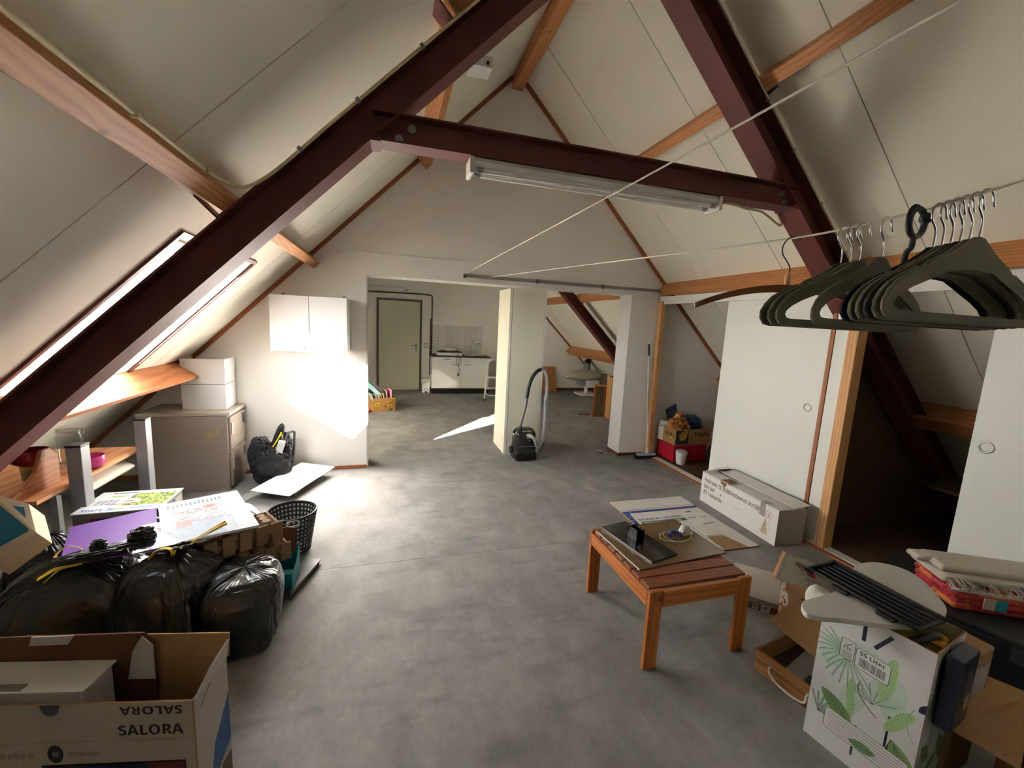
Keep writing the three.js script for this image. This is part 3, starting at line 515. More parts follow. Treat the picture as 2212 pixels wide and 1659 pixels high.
{
  const t = thing('picture_frame', 'reddish wooden frame with a grey panel leaning near the white pillar', 'frame', [3.58, 0, -6.56], -0.05); const w = 0.11, H = 0.58;
  part('stile', boxUV(B(-w, -w + 0.035, 0, H, -0.02, 0.02, 0.003), 'y'), M.trim, t); part('stile', boxUV(B(w - 0.02, w, 0, H, -0.02, 0.02, 0.003), 'y'), M.trim, t);
  part('rail', boxUV(B(-w, w, 0, 0.04, -0.02, 0.02, 0.003), 'x'), M.trim, t); part('rail', boxUV(B(-w, w, H - 0.03, H, -0.02, 0.02, 0.003), 'x'), M.pine, t); part('panel', B(-w + 0.03, w - 0.02, 0.04, H - 0.03, -0.012, -0.004), col('#7c7367', 0.8), t);
  const u = thing('plywood_board', 'tall brown wooden cupboard side leaning near the white pillar', 'board', [3.83, 0, -6.5], -0.2);
  part('sheet', boxUV(B(-0.12, 0.14, 0, 0.74, -0.02, 0.0, 0.002), 'y'), M.brownply, u); part('edge', boxUV(B(-0.14, -0.12, 0, 0.74, -0.02, 0.24, 0.002), 'y'), M.pine, u);
  solo('wood_stick', boxUV(B(3.26, 3.48, 0, 0.02, -6.7, -6.67, 0.002)), M.trim, 'short brown wooden stick lying on the back room floor', 'stick');
}
{ // crumbs by the white pillar
  const t = thing('litter', 'red and white scraps of litter at the foot of the white pillar', 'litter', [2.62, 0, -4.6]);
  t.userData.kind = 'stuff'; const a = [], b = [];
  for (let i = 0; i < 9; i++) { const g = B(-0.02, 0.02, 0, 0.012, -0.014, 0.014, 0.003).rotateY(rr(0, 3)).scale(rr(0.4, 1.2), rr(0.6, 1.6), rr(0.5, 1.1)).translate(rr(-0.08, 0.1), 0.0, rr(-0.05, 0.06)); (i % 3 ? a : b).push(g); }
  part('red_scraps', a, col('#8e3030', 0.7), t); part('white_scraps', b, col('#d9d4c8', 0.7), t);
}
// ---------------------------------------------------------------- things in the middle of the room
const txt = (g, s, x, y, px, o = {}) => { g.save(); g.translate(x, y); g.rotate(o.rot || 0); g.scale(o.sx || 1, 1); g.font = `${o.w || 'bold'} ${px}px ${o.f || 'sans-serif'}`; g.fillStyle = o.c || '#222'; g.textAlign = o.a || 'left'; g.fillText(s, 0, 0); g.restore(); };
const speck = (g, w, h, n, c, mx = 30, my = 3) => { for (let i = 0; i < n; i++) { g.fillStyle = c; g.fillRect(rnd() * w, rnd() * h, rnd() * mx, rnd() * my + 0.5); } };
const barcode = (g, x, y, w, h, c = '#222') => { g.fillStyle = c; let q = x; while (q < x + w) { const b = 1 + rnd() * 4; g.fillRect(q, y, b, h); q += b + 1 + rnd() * 4; } };
{ // wall cabinet
  const t = thing('wall_cabinet', 'white two door wall cabinet hanging on the wall above the sunlit patch', 'cabinet', [-0.715, 1.238, ZP]);
  part('carcass', B(-0.318, 0.318, 0, 0.496, 0.004, 0.292, 0.002), M.white, t);
  for (const s of [-1, 1]) {
    const d = part('door', B(s < 0 ? -0.318 : 0.0018, s < 0 ? -0.0018 : 0.318, 0, 0.496, 0.294, 0.312, 0.002), M.whiteGloss, t);
    part('knob', lathe([[0, 0.0], [0.006, 0.0], [0.005, 0.012], [0.008, 0.016], [0.007, 0.022], [0, 0.023]], 16).rotateX(Math.PI / 2).translate(s * 0.055, 0.04, 0.312), M.galv, d);
    part('hanger_bracket', B(s * 0.27 - 0.012, s * 0.27 + 0.012, 0.496, 0.525, 0.004, 0.03, 0.003), M.galv, t);
  }
}
{ // filing cabinet
  const t = thing('filing_cabinet', 'taupe metal filing cabinet with two drawers under the stacked white boxes', 'cabinet', [-1.68, 0, -4.232]);
  const paint = canv(512, 512, (g, w, h) => { g.fillStyle = '#867a70'; g.fillRect(0, 0, w, h); speck(g, w, h, 500, 'rgba(60,50,45,0.05)', 30, 4); g.fillStyle = 'rgba(176,140,50,0.16)'; for (let i = 0; i < 40; i++) { g.beginPath(); g.ellipse(425 + rr(-32, 32), 120 + rr(-26, 26), rr(4, 18), rr(3, 9), rr(0, 3), 0, 7); g.fill(); } });
  const pm = std({ map: paint, roughness: 0.45 }), mm = col('#867a70', 0.42), lm = col('#a3978a', 0.4);
  part('body', B(-0.335, 0.318, 0.0, 0.672, -0.2, 0.198, 0.002), [mm, mm, mm, mm, mm, mm][0], t);
  part('side_sheet', new THREE.BoxGeometry(0.646, 0.665, 0.004).translate(-0.008, 0.336, 0.2), pm, t);
  part('top', B(-0.34, 0.34, 0.673, 0.70, -0.205, 0.205, 0.006), lm, t);
  for (const [y0, y1] of [[0.36, 0.655], [0.03, 0.345]]) { const d = part('drawer', B(0.319, 0.336, y0, y1, -0.19, 0.185, 0.004), mm, t); part('handle', B(0.336, 0.344, y1 - 0.16, y1 - 0.05, 0.13, 0.175, 0.003), lm, d); part('label_holder', B(0.336, 0.340, y1 - 0.12, y1 - 0.03, -0.16, -0.12, 0.002), M.black, d); }
}
{ // white boxes
  const boxAt = (y, open, label) => {
    const t = thing('white_box', label, 'box', [-1.577, y, -4.3], 0.02), W = 0.165, Dp = 0.13, H = 0.222, wm = col('#e7e7e6', 0.5);
    part('front_panel', B(-W, W, 0, H, Dp - 0.004, Dp, 0.001), wm, t); part('back_panel', B(-W, W, 0, H, -Dp, -Dp + 0.004), wm, t);
    for (const s of [-1, 1]) { part('side_panel', B(s * W - 0.004 * (s > 0), s * W + 0.004 * (s < 0), 0, H, -Dp + 0.004, Dp - 0.004), wm, t); part('side_flap', B(s * W + 0.0005 * s - (s < 0 ? 0.003 : 0), s * W + 0.0005 * s + (s > 0 ? 0.003 : 0), H - 0.11, H, -Dp, Dp - 0.01, 0.001), wm, t); }
    part('bottom', B(-W, W, 0, 0.004, -Dp, Dp), wm, t); if (!open) part('lid', B(-W, W, H - 0.004, H, -Dp, Dp), wm, t);
    else part('pencil_mark', merge([B(-W + 0.028, -W + 0.03, H - 0.055, H - 0.03, Dp, Dp + 0.0006), B(-W + 0.03, -W + 0.042, H - 0.045, H - 0.043, Dp, Dp + 0.0006)]), M.black, t);
    return t;
  };
  boxAt(0.701, false, 'lower of two white cardboard boxes stacked on the filing cabinet'); boxAt(0.925, true, 'upper open white cardboard box on the filing cabinet');
}
const N = new ImprovedNoise();
// a lumpy soft body: a superellipsoid flattened underneath, pushed about by creases
function sack(rx, ry, rz, o = {}) {
  const g = new THREE.SphereGeometry(1, o.seg || 120, o.seg2 || 90), p = g.attributes.position, v = V(), e = o.pow || 0.72, f = o.freq || 3, am = o.amp ?? 0.06, sd = o.seed || 0;
  for (let i = 0; i < p.count; i++) {
    v.fromBufferAttribute(p, i); const y0 = v.y, th = Math.atan2(v.z, v.x), sg = (q) => Math.sign(q) * Math.pow(Math.abs(q), e);
    let x = sg(v.x), y = sg(v.y), z = sg(v.z);
    const n1 = N.noise(x * f + sd, y * f, z * f), n2 = 1 - Math.abs(N.noise(x * f * 2.3 + sd, y * f * 2.3 + 5, z * f * 2.3)) * 2, n3 = 1 - Math.abs(N.noise(x * f * 5 + sd, y * f * 5 + 9, z * f * 5)) * 2;
    let k = 1 + am * (n1 + 0.5 * n2 + 0.25 * n3 - 0.4);
    if (o.knot && y0 > 0.1) { const q = (y0 - 0.1) / 0.9; k *= 1 + 0.09 * q * (Math.sin(th * 17 + 3 * n1 + sd) + 0.6 * Math.sin(th * 29 + sd)) * (1 - q * q * 0.4); if (q > 0.8) y += (q - 0.8) * o.knot; }
    x *= k; z *= k; y *= y > 0 ? k : 1; if (y < -0.86) y = -0.86 + (y + 0.86) * 0.15;
    p.setXYZ(i, x * rx, (y + 0.88) * ry / 1.88 * 2, z * rz);
  }
  g.computeVertexNormals(); return g;
}
// a filled rubbish bag: smooth swollen sides, long creases, gathers that run up to the knot
function binBag(rx, ry, rz, o = {}) {
  const g = new THREE.SphereGeometry(1, 220, 150), p = g.attributes.position, v = V(), e = o.pow || 0.62, sd = o.seed || 0;
  for (let i = 0; i < p.count; i++) {
    v.fromBufferAttribute(p, i); const y0 = v.y, th = Math.atan2(v.z, v.x), cx = Math.cos(th), cz = Math.sin(th), sg = (q) => Math.sign(q) * Math.pow(Math.abs(q), e);
    let x = sg(v.x), y = sg(v.y), z = sg(v.z), q = Math.max(0, y0);
    const low = N.noise(x * 1.5 + sd, y * 1.3, z * 1.5 + sd), warp = N.noise(cx * 2 + sd, y0 * 2, cz * 2), r1 = 1 - Math.abs(N.noise(cx * 3.2 + sd, y0 * 1.1 + warp * 0.8, cz * 3.2)) * 2.2, r2 = 1 - Math.abs(N.noise(cx * 7 + sd, y0 * 2.6 + warp, cz * 7 + 3)) * 2.2, r3 = 1 - Math.abs(N.noise(x * 9 + sd, y * 9, z * 9)) * 2;
    const gather = o.knot ? Math.pow(q, 1.6) * (0.075 * Math.abs(Math.sin(th * 9 + warp * 2 + sd)) + 0.05 * Math.abs(Math.sin(th * 15.5 + warp * 3 + 2 * sd))) : 0;
    const k = 1 + 0.09 * low + 0.034 * r1 + 0.02 * r2 + 0.009 * r3 - gather * 0.9;
    x *= k; z *= k; if (y > 0) y *= 1 + 0.08 * low + 0.02 * r2 + (o.knot ? 0.35 * gather : 0.02 * r1); if (o.knot && q > 0.93) y += (q - 0.93) * o.knot * 4; if (y < -0.86) y = -0.86 + (y + 0.86) * 0.12;
    p.setXYZ(i, x * rx + (o.lean || 0) * Math.max(0, y + 0.8), (y + 0.88) * ry / 1.88 * 2, z * rz);
  }
  g.computeVertexNormals(); return g;
}
M.fabric = std({ color: '#18181b', roughness: 0.85, bumpMap: rep(grain, 12, 12), bumpScale: 0.001 });
{
  const t = thing('duffel_bag', 'slumped black fabric bag on the floor beside the filing cabinet', 'bag', [-1.07, 0.004, -4.21], 0.25);
  part('body', sack(0.16, 0.17, 0.15, { amp: 0.16, freq: 1.6, seed: 4, pow: 0.7 }), M.fabric, t);
  part('side_fold', sack(0.085, 0.16, 0.12, { amp: 0.2, freq: 2, seed: 9 }).translate(-0.10, 0.09, -0.02), M.fabric, t);
  part('side_fold', sack(0.07, 0.15, 0.12, { amp: 0.2, freq: 2, seed: 14 }).translate(0.10, 0.13, -0.03), M.fabric, t);
  part('handle', tube([V(0.1, 0.37, 0.06), V(0.13, 0.44, 0.0), V(0.19, 0.44, -0.06), V(0.19, 0.38, -0.02), V(0.17, 0.2, 0.06), V(0.14, 0.1, 0.1)], 0.011, 50), M.fabric, t);
  part('handle', tube([V(-0.13, 0.3, 0.1), V(-0.15, 0.38, 0.05), V(-0.1, 0.42, 0.0), V(-0.06, 0.37, 0.05)], 0.012, 40), M.fabric, t);
  const u = thing('tool_grip', 'black and yellow grip sticking out of the slumped black bag', 'tool', [-1.06, 0.3, -4.2], 0.2); u.rotation.z = -0.35;
  part('body', sack(0.035, 0.13, 0.03, { amp: 0.1, seed: 3, seg: 40, seg2: 30 }), M.black, u);
  part('stripe', merge([tube([V(-0.012, 0.04, 0.033), V(0.004, 0.12, 0.035), V(0.012, 0.19, 0.03)], 0.007, 20), tube([V(0.012, 0.03, 0.033), V(0.022, 0.1, 0.03), V(0.028, 0.17, 0.02)], 0.005, 20)]), col('#d8cf2a', 0.5), u);
  const w = thing('paper_wad', 'white paper tucked into the opening of the black bag', 'paper', [-0.99, 0.315, -4.12], 0.4); w.rotation.z = -0.3;
  part('sheet', B(-0.028, 0.03, -0.03, 0.1, -0.004, 0.004, 0.002), M.white, w); part('fold', B(-0.02, 0.03, -0.03, 0.085, 0.004, 0.012, 0.002), col('#c9c9c9', 0.6), w);
}
{ // handwritten sheet over a flat box
  const t = thing('flat_box', 'flat cream box lying on the floor under the written sheet', 'box', [-0.85, 0, -4.02], -0.28); part('body', B(-0.11, 0.12, 0, 0.03, -0.3, 0.22, 0.003), col('#5b5245', 0.7), t); part('lid', B(-0.115, 0.125, 0.031, 0.062, -0.305, 0.225, 0.003), col('#c9bfa6', 0.7), t);
  const m = canv(512, 900, (g, w, h) => { g.fillStyle = '#f2f2f0'; g.fillRect(0, 0, w, h); g.strokeStyle = '#8a8a90'; for (let r = 0; r < 9; r++) { for (let q = 0; q < 7; q++) { const x = 40 + q * 64, y = 200 + r * 74; g.lineWidth = 3; g.beginPath(); g.moveTo(x, y + rr(-6, 6)); for (let k = 0; k < 6; k++) g.lineTo(x + k * 8, y + rr(-10, 10)); g.stroke(); } g.lineWidth = 1.5; g.beginPath(); g.moveTo(20, 160 + r * 74); g.lineTo(492, 160 + r * 74); g.stroke(); } });
  const pm = std({ map: m, roughness: 0.7 }), wm = M.white, s = thing('written_sheet', 'white sheet with rows of handwriting lying tilted before the black bag', 'paper', [-0.835, 0.085, -4.02], -0.42);
  s.rotation.x = 0.03; s.rotation.z = -0.02; const q = part('sheet', new THREE.BoxGeometry(0.36, 0.003, 0.68), [wm, wm, pm, wm, wm, wm], s);
}
{ // vacuum cleaner on its end
  const t = thing('vacuum_cleaner', 'black canister vacuum cleaner with grey hose standing upright by the column', 'vacuum cleaner', [1.505, 0, -4.5], 0.05);
  const bg = new RoundedBoxGeometry(0.285, 0.375, 0.2, 8, 0.07); const p = bg.attributes.position;
  for (let i = 0; i < p.count; i++) { const y = p.getY(i) / 0.1875, k = 1 - 0.22 * Math.max(0, y) ** 2 - 0.05 * Math.max(0, -y) ** 2, f = p.getZ(i) > 0 ? 1 + 0.12 * Math.max(0, 1 - y * y) : 1; p.setX(i, p.getX(i) * k); p.setZ(i, p.getZ(i) * f * (1 - 0.15 * Math.max(0, y) ** 2)); }
  bg.computeVertexNormals(); part('body', bg.translate(0, 0.195, 0), M.blackGloss, t);
  part('base_shell', B(-0.13, 0.13, 0.004, 0.12, -0.095, 0.118, 0.03), col('#0c0c0e', 0.5), t);
  part('seam_line', B(-0.09, 0.115, 0.176, 0.18, 0.1, 0.114, 0.001), col('#b9a98a', 0.4), t);
  part('dial', merge([new THREE.TorusGeometry(0.03, 0.003, 8, 28).translate(-0.015, 0.105, 0.117), new THREE.CylinderGeometry(0.022, 0.024, 0.014, 24).rotateX(Math.PI / 2).translate(-0.015, 0.105, 0.118)]), col('#1b1b1d', 0.35), t);
  part('lettering', new THREE.BoxGeometry(0.06, 0.03, 0.001).translate(0.025, 0.245, 0.1135), std({ map: canv(256, 128, (g, w, h) => { g.fillStyle = '#09090a'; g.fillRect(0, 0, w, h); txt(g, 'BOSCH', 128, 56, 50, { c: '#c9c9c9', a: 'center' }); txt(g, 'GL-20', 128, 112, 34, { c: '#8d8d8d', a: 'center' }); }), roughness: 0.2 }), t);
  for (const s of [-1, 1]) part('wheel', new THREE.CylinderGeometry(0.045, 0.045, 0.022, 28).rotateZ(Math.PI / 2).translate(s * 0.142, 0.105, -0.04), M.black, t);
  part('handle_slot', B(-0.055, 0.06, 0.345, 0.362, 0.035, 0.085, 0.008), M.galv, t);
  part('hose_collar', new THREE.TorusGeometry(0.03, 0.009, 12, 32).rotateX(0.2).translate(0.02, 0.3, 0.11), M.chrome, t);
  const hp = [V(0.02, 0.3, 0.1), V(0.03, 0.31, 0.155), V(0.06, 0.285, 0.18), V(0.09, 0.22, 0.18), V(0.125, 0.19, 0.17), V(0.17, 0.22, 0.13), V(0.215, 0.33, 0.08), V(0.24, 0.5, 0.04), V(0.245, 0.68, 0.02), V(0.26, 0.85, 0.0), V(0.255, 0.99, -0.03), V(0.225, 1.055, -0.05), V(0.19, 1.06, -0.06)];
  const hc = new THREE.CatmullRomCurve3(hp, false, 'centripetal'), hg = new THREE.TubeGeometry(hc, 520, 0.02, 14), q = hg.attributes.position, nn = hg.attributes.normal;
  for (let i = 0; i < q.count; i++) { const ring = Math.floor(i / 15), k = 0.0018 * Math.sin(ring * 1.25); q.setXYZ(i, q.getX(i) + nn.getX(i) * k, q.getY(i) + nn.getY(i) * k, q.getZ(i) + nn.getZ(i) * k); }
  hg.computeVertexNormals(); part('hose', hg, std({ color: '#a3a5a8', roughness: 0.4, metalness: 0.2 }), t);
  part('grip', tube([V(0.205, 1.062, -0.058), V(0.16, 1.045, -0.062), V(0.1, 0.98, -0.06), V(0.055, 0.87, -0.055), V(0.03, 0.72, -0.05)], 0.021, 50, 14), col('#1a1b1c', 0.45), t);
  part('pipe', merge([rod([0.031, 0.73, -0.05], [0.018, 0.62, -0.046], 0.019, 0.019, 20), rod([0.018, 0.62, -0.046], [-0.03, 0.32, -0.09], 0.0165, 0.0165, 20), rod([0.02, 0.635, -0.047], [0.015, 0.6, -0.047], 0.021, 0.021, 20)]), M.galv, t);
}
{ // broom
  const t = thing('broom', 'floor broom with white handle leaning between the pillar and the wooden post', 'broom', [3.045, 0, -4.295]);
  part('bristles', B(-0.15, 0.145, 0.002, 0.04, -0.03, 0.03, 0.006), M.black, t); part('head', B(-0.125, 0.125, 0.04, 0.068, -0.032, 0.032, 0.012), col('#9fb0c4', 0.5), t);
  part('socket', rod([0.02, 0.06, 0], [0.018, 0.13, -0.01], 0.018, 0.014), M.white, t); part('handle', rod([0.018, 0.11, -0.008], [-0.02, 1.28, -0.105], 0.0115, 0.0115, 14), col('#dcd8cc', 0.45), t); part('grip', rod([-0.02, 1.27, -0.104], [-0.024, 1.41, -0.116], 0.0135, 0.0125, 14), M.black, t);
}
{ // cupboard bay: crate, fruit box, onions
  const t = thing('plastic_crate', 'red plastic crate standing in the far end of the cupboard', 'crate', [3.5, 0.021, -4.215]), rm = col('#b3122c', 0.42);
  part('side', merge([ext([[-0.225, 0], [0.225, 0], [0.24, 0.2], [-0.24, 0.2]], 0.006, 0).translate(0, 0, 0.145), ext([[-0.225, 0], [0.225, 0], [0.24, 0.2], [-0.24, 0.2]], 0.006, 0).translate(0, 0, -0.15), B(-0.235, -0.226, 0, 0.2, -0.15, 0.15), B(0.226, 0.235, 0, 0.2, -0.15, 0.15)]), rm, t);
  part('rim', merge([B(-0.245, 0.245, 0.188, 0.205, 0.14, 0.162, 0.003), B(-0.245, 0.245, 0.188, 0.205, -0.162, -0.14, 0.003), B(-0.248, -0.226, 0.188, 0.205, -0.16, 0.16, 0.003), B(0.226, 0.248, 0.188, 0.205, -0.16, 0.16, 0.003)]), rm, t);
  part('bottom', B(-0.225, 0.225, 0, 0.006, -0.145, 0.145), rm, t); for (const x of [-0.09, 0.09, 0.14]) part('rib', B(x - 0.006, x + 0.006, 0.0, 0.19, 0.15, 0.162, 0.003), rm, t);
  const face = (kind) => canv(640, 256, (g, w, h) => {
    g.fillStyle = '#a9804d'; g.fillRect(0, 0, w, h); speck(g, w, h, 700, 'rgba(80,50,20,0.09)', 40, 2);
    if (kind === 'front') { g.fillStyle = '#20242e'; g.fillRect(10, 20, 220, 226); g.fillStyle = '#c79f2a'; for (let k = 0; k < 4; k++) { g.beginPath(); g.ellipse(140, 80 + k * 18, 90 - k * 8, 46, -0.5, 0, 7); g.fill(); g.strokeStyle = '#7c5d14'; g.lineWidth = 4; g.stroke(); } txt(g, 'Fyffes', 600, 60, 92, { rot: Math.PI, c: '#1d1a16', w: 'bold', sx: 1 }); }
    else { g.fillStyle = '#e2ded6'; g.fillRect(0, 0, 210, h); speck(g, 200, h, 60, 'rgba(150,100,80,0.5)', 30, 4); txt(g, 'Fyffes', 600, 70, 108, { rot: Math.PI, c: '#1d1a16' }); g.fillStyle = '#d8ae3d'; g.fillRect(430, 130, 120, 26); g.strokeStyle = '#7c5d2e'; g.lineWidth = 5; g.strokeRect(250, 150, 110, 80); }
  });
  const u = thing('fruit_box', 'brown banana carton with upside down print on top of the red crate', 'box', [3.525, 0.228, -4.235], 0.02), W = 0.262, Dp = 0.165, H = 0.19, f1 = std({ map: face('front'), roughness: 0.85 }), f2 = std({ map: face('side'), roughness: 0.85 });
  part('front_panel', new THREE.BoxGeometry(2 * W, H, 0.006).translate(0, H / 2, Dp), f1, u); part('back_panel', new THREE.BoxGeometry(2 * W, H, 0.006).translate(0, H / 2, -Dp), M.card, u);
  part('side_panel', new THREE.BoxGeometry(2 * Dp, H, 0.006).rotateY(-Math.PI / 2).translate(-W, H / 2, 0), f2, u); part('side_panel', new THREE.BoxGeometry(2 * Dp, H, 0.006).rotateY(Math.PI / 2).translate(W, H / 2, 0), f2, u); part('bottom', B(-W, W, 0, 0.006, -Dp, Dp), M.card, u);
  const on = thing('onion_net', 'clear bag of brown onions lying on the banana carton', 'vegetables', [3.4, 0.36, -4.2]); on.userData.kind = 'stuff';
  const og = lathe([[0, -0.034], [0.02, -0.03], [0.036, -0.01], [0.037, 0.008], [0.024, 0.03], [0.008, 0.04], [0.004, 0.052]], 14), cs = ['#a5682f', '#bd8345', '#8a4d22', '#d2a567'], parts = [[], [], [], []];
  for (let i = 0; i < 46; i++) { const a = rr(0, 6.28), r = 0.12 * Math.sqrt(rnd()), y = rnd() * 0.2 * (1 - r / 0.16); parts[i % 4].push(og.clone().scale(rr(0.7, 1), rr(0.7, 1), rr(0.7, 1)).rotateX(rr(-1.5, 1.5)).rotateZ(rr(-1.5, 1.5)).translate(Math.cos(a) * r, 0.04 + y, Math.sin(a) * r * 0.8)); }
  parts.forEach((q, i) => part('onion', q, col(cs[i], 0.4), on));
  part('net', sack(0.155, 0.125, 0.125, { amp: 0.1, freq: 3, seed: 5, seg: 50, seg2: 36 }), phy({ color: '#fff7ee', transmission: 1, roughness: 0.2, thickness: 0, ior: 1.1 }), on);
  const blue = thing('plastic_bag', 'blue plastic bag bulging behind the bag of onions', 'bag', [3.66, 0.30, -4.3]); part('body', sack(0.13, 0.12, 0.1, { amp: 0.12, seed: 8, seg: 60, seg2: 40 }), phy({ color: '#1f4f86', roughness: 0.3, transmission: 0.1 }), blue); part('neck', sack(0.06, 0.05, 0.04, { amp: 0.2, seed: 2, seg: 40, seg2: 24 }).translate(-0.11, 0.14, 0), col('#1d3f78', 0.4), blue);
  const roll = thing('foil_roll', 'grey roll with a dark end lying at the left of the banana carton', 'roll', [3.3, 0.438, -4.28], 0.7); part('roll', new THREE.CylinderGeometry(0.04, 0.04, 0.16, 24).rotateX(Math.PI / 2), col('#b6b4b4', 0.5), roll); part('end', new THREE.CylinderGeometry(0.041, 0.041, 0.012, 24).rotateX(Math.PI / 2).translate(0, 0, 0.082), col('#1f2622', 0.6), roll);
  const bk = thing('book', 'dark blue book with a green edge propped behind the onions', 'book', [3.43, 0.5, -4.36], 0.2); bk.rotation.z = 0.35; part('cover', B(-0.1, 0.1, 0, 0.15, -0.012, 0.0, 0.003), col('#1c2c55', 0.5), bk); part('edge', B(-0.108, -0.1, 0, 0.15, -0.012, 0.002, 0.002), col('#9ab34a', 0.5), bk);
  const yb = thing('yellow_bag', 'yellow packet peeping over the left edge of the banana carton', 'packet', [3.32, 0.39, -4.2], 0.2); part('packet', B(-0.05, 0.05, 0, 0.045, -0.04, 0.04, 0.015), col('#d9a81e', 0.5), yb);
  const bt = thing('bottle', 'dark plastic jug behind the red crate next to the sliding door', 'bottle', [3.82, 0.02, -4.0]); part('body', sack(0.09, 0.11, 0.08, { amp: 0.06, seed: 6, seg: 50, seg2: 36 }), col('#23272b', 0.4), bt); part('cap', new THREE.CylinderGeometry(0.03, 0.03, 0.04, 20).translate(0, 0.23, 0), M.black, bt);
  const pot = thing('flower_pot', 'white flower pot standing in front of the red crate', 'pot', [3.315, 0.021, -3.985]);
  part('pot', lathe([[0, 0.004], [0.045, 0], [0.05, 0.006], [0.066, 0.15], [0.066, 0.155], [0.061, 0.155], [0.047, 0.02], [0, 0.02]], 40), M.white, pot); part('filling', sack(0.05, 0.02, 0.05, { amp: 0.5, freq: 4, seed: 3, seg: 36, seg2: 20 }).translate(0, 0.13, 0), col('#b4b0b8', 0.6), pot);
}
{ // long christmas tree carton
  const L = 0.85, W = 0.262, H = 0.28, t = thing('long_carton', 'long white carton with printed product text lying before the sliding door', 'box', [2.955, 0, -2.67], -0.045);
  const face = canv(2048, 674, (g, w, h) => {
    g.fillStyle = '#dcdad8'; g.fillRect(0, 0, w, h); speck(g, w, h, 260, 'rgba(120,110,105,0.12)', 60, 5); for (let i = 0; i < 26; i++) { g.strokeStyle = 'rgba(120,115,110,0.25)'; g.lineWidth = 2; g.beginPath(); const x = rnd() * w, y = rnd() * h; g.moveTo(x, y); g.lineTo(x + rr(-90, 90), y + rr(-60, 60)); g.stroke(); }
    const c = '#2b2320'; txt(g, 'Product name:  120. 300.8080 Kerstboom incl. deco 120cm', 90, 190, 124, { c, sx: 0.46 }); txt(g, 'Color:  Rood', 90, 330, 124, { c, sx: 0.46 }); txt(g, 'QTY:  1 stuks per Box', 90, 470, 124, { c, sx: 0.46 });
    txt(g, '&', 600, 330, 60, { c }); g.fillStyle = c; g.beginPath(); g.arc(720, 420, 9, 0, 7); g.fill(); g.fillStyle = 'rgba(150,80,85,0.8)'; g.beginPath(); g.moveTo(900, 360); g.lineTo(1140, 395); g.lineTo(1130, 405); g.fill();
    g.strokeStyle = '#a8323c'; g.lineWidth = 8; g.strokeRect(1600, 100, 60, 120); g.strokeRect(1790, 110, 100, 110); g.fillStyle = '#a8323c'; txt(g, 'Y', 1815, 200, 80, { c: '#a8323c' });
    g.fillStyle = '#c7b690'; g.beginPath(); g.moveTo(1700, 560); g.lineTo(1860, 560); g.lineTo(1785, 270); g.fill(); for (let k = 0; k < 500; k++) { const q = rnd(), y = 270 + 290 * q, x = 1780 + (rnd() - 0.5) * 170 * q; g.fillStyle = ['#5c6b33', '#7c8446', '#3f4b24', '#8e5a35', '#a08a50'][k % 5]; g.fillRect(x, y, 10 * rnd() + 3, 7 * rnd() + 2); }
    g.strokeStyle = '#444'; g.lineWidth = 3; g.beginPath(); g.moveTo(1880, 380); g.lineTo(1880, 460); g.stroke();
    g.fillStyle = '#7a6040'; g.beginPath(); g.moveTo(560, 0); g.lineTo(760, 0); g.lineTo(735, 60); g.lineTo(690, 110); g.lineTo(640, 70); g.lineTo(585, 60); g.fill();
  });
  const wm = std({ color: '#d3d0cd', roughness: 0.85, bumpMap: rep(grain, 3, 3), bumpScale: 0.001 }), fm = std({ map: face, roughness: 0.85 }), em = std({ color: '#b9b1a6', roughness: 0.9 });
  part('body', new THREE.BoxGeometry(W, H, L).translate(0, H / 2, 0), [wm, fm, wm, wm, em, wm], t);
  const fl = part('flap', boxUV(B(0, 0.15, 0, 0.005, -L / 2 - 0.01, L / 2 + 0.01)), wm, t); fl.position.set(-0.0, H + 0.016, 0); fl.rotation.z = 0.09;
  const f2 = part('flap', boxUV(B(-0.13, 0.0, 0, 0.005, -L / 2, -0.1)), wm, t); f2.position.set(0.0, H + 0.004, 0); f2.rotation.z = 0.02;
  const f3 = part('flap', boxUV(B(-0.132, 0.02, 0, 0.005, -0.06, L / 2)), wm, t); f3.position.set(0.0, H + 0.002, 0);
  const f4 = part('end_flap', B(-0.12, 0.12, 0, 0.005, 0, 0.07), wm, t); f4.position.set(0.02, H + 0.02, -L / 2 + 0.02); f4.rotation.x = -0.35;
  part('torn_patch', boxUV(B(-0.125, -0.03, 0, 0.002, -0.19, -0.1)), M.cardDark, t).position.y = H + 0.008;
  part('tape', merge([B(-W / 2 - 0.001, -W / 2 + 0.06, H + 0.008, H + 0.009, 0.255, 0.305), B(-W / 2 - 0.002, -W / 2 - 0.0005, H - 0.1, H + 0.008, 0.255, 0.305)]), col('#8d8d8b', 0.35), t);
}
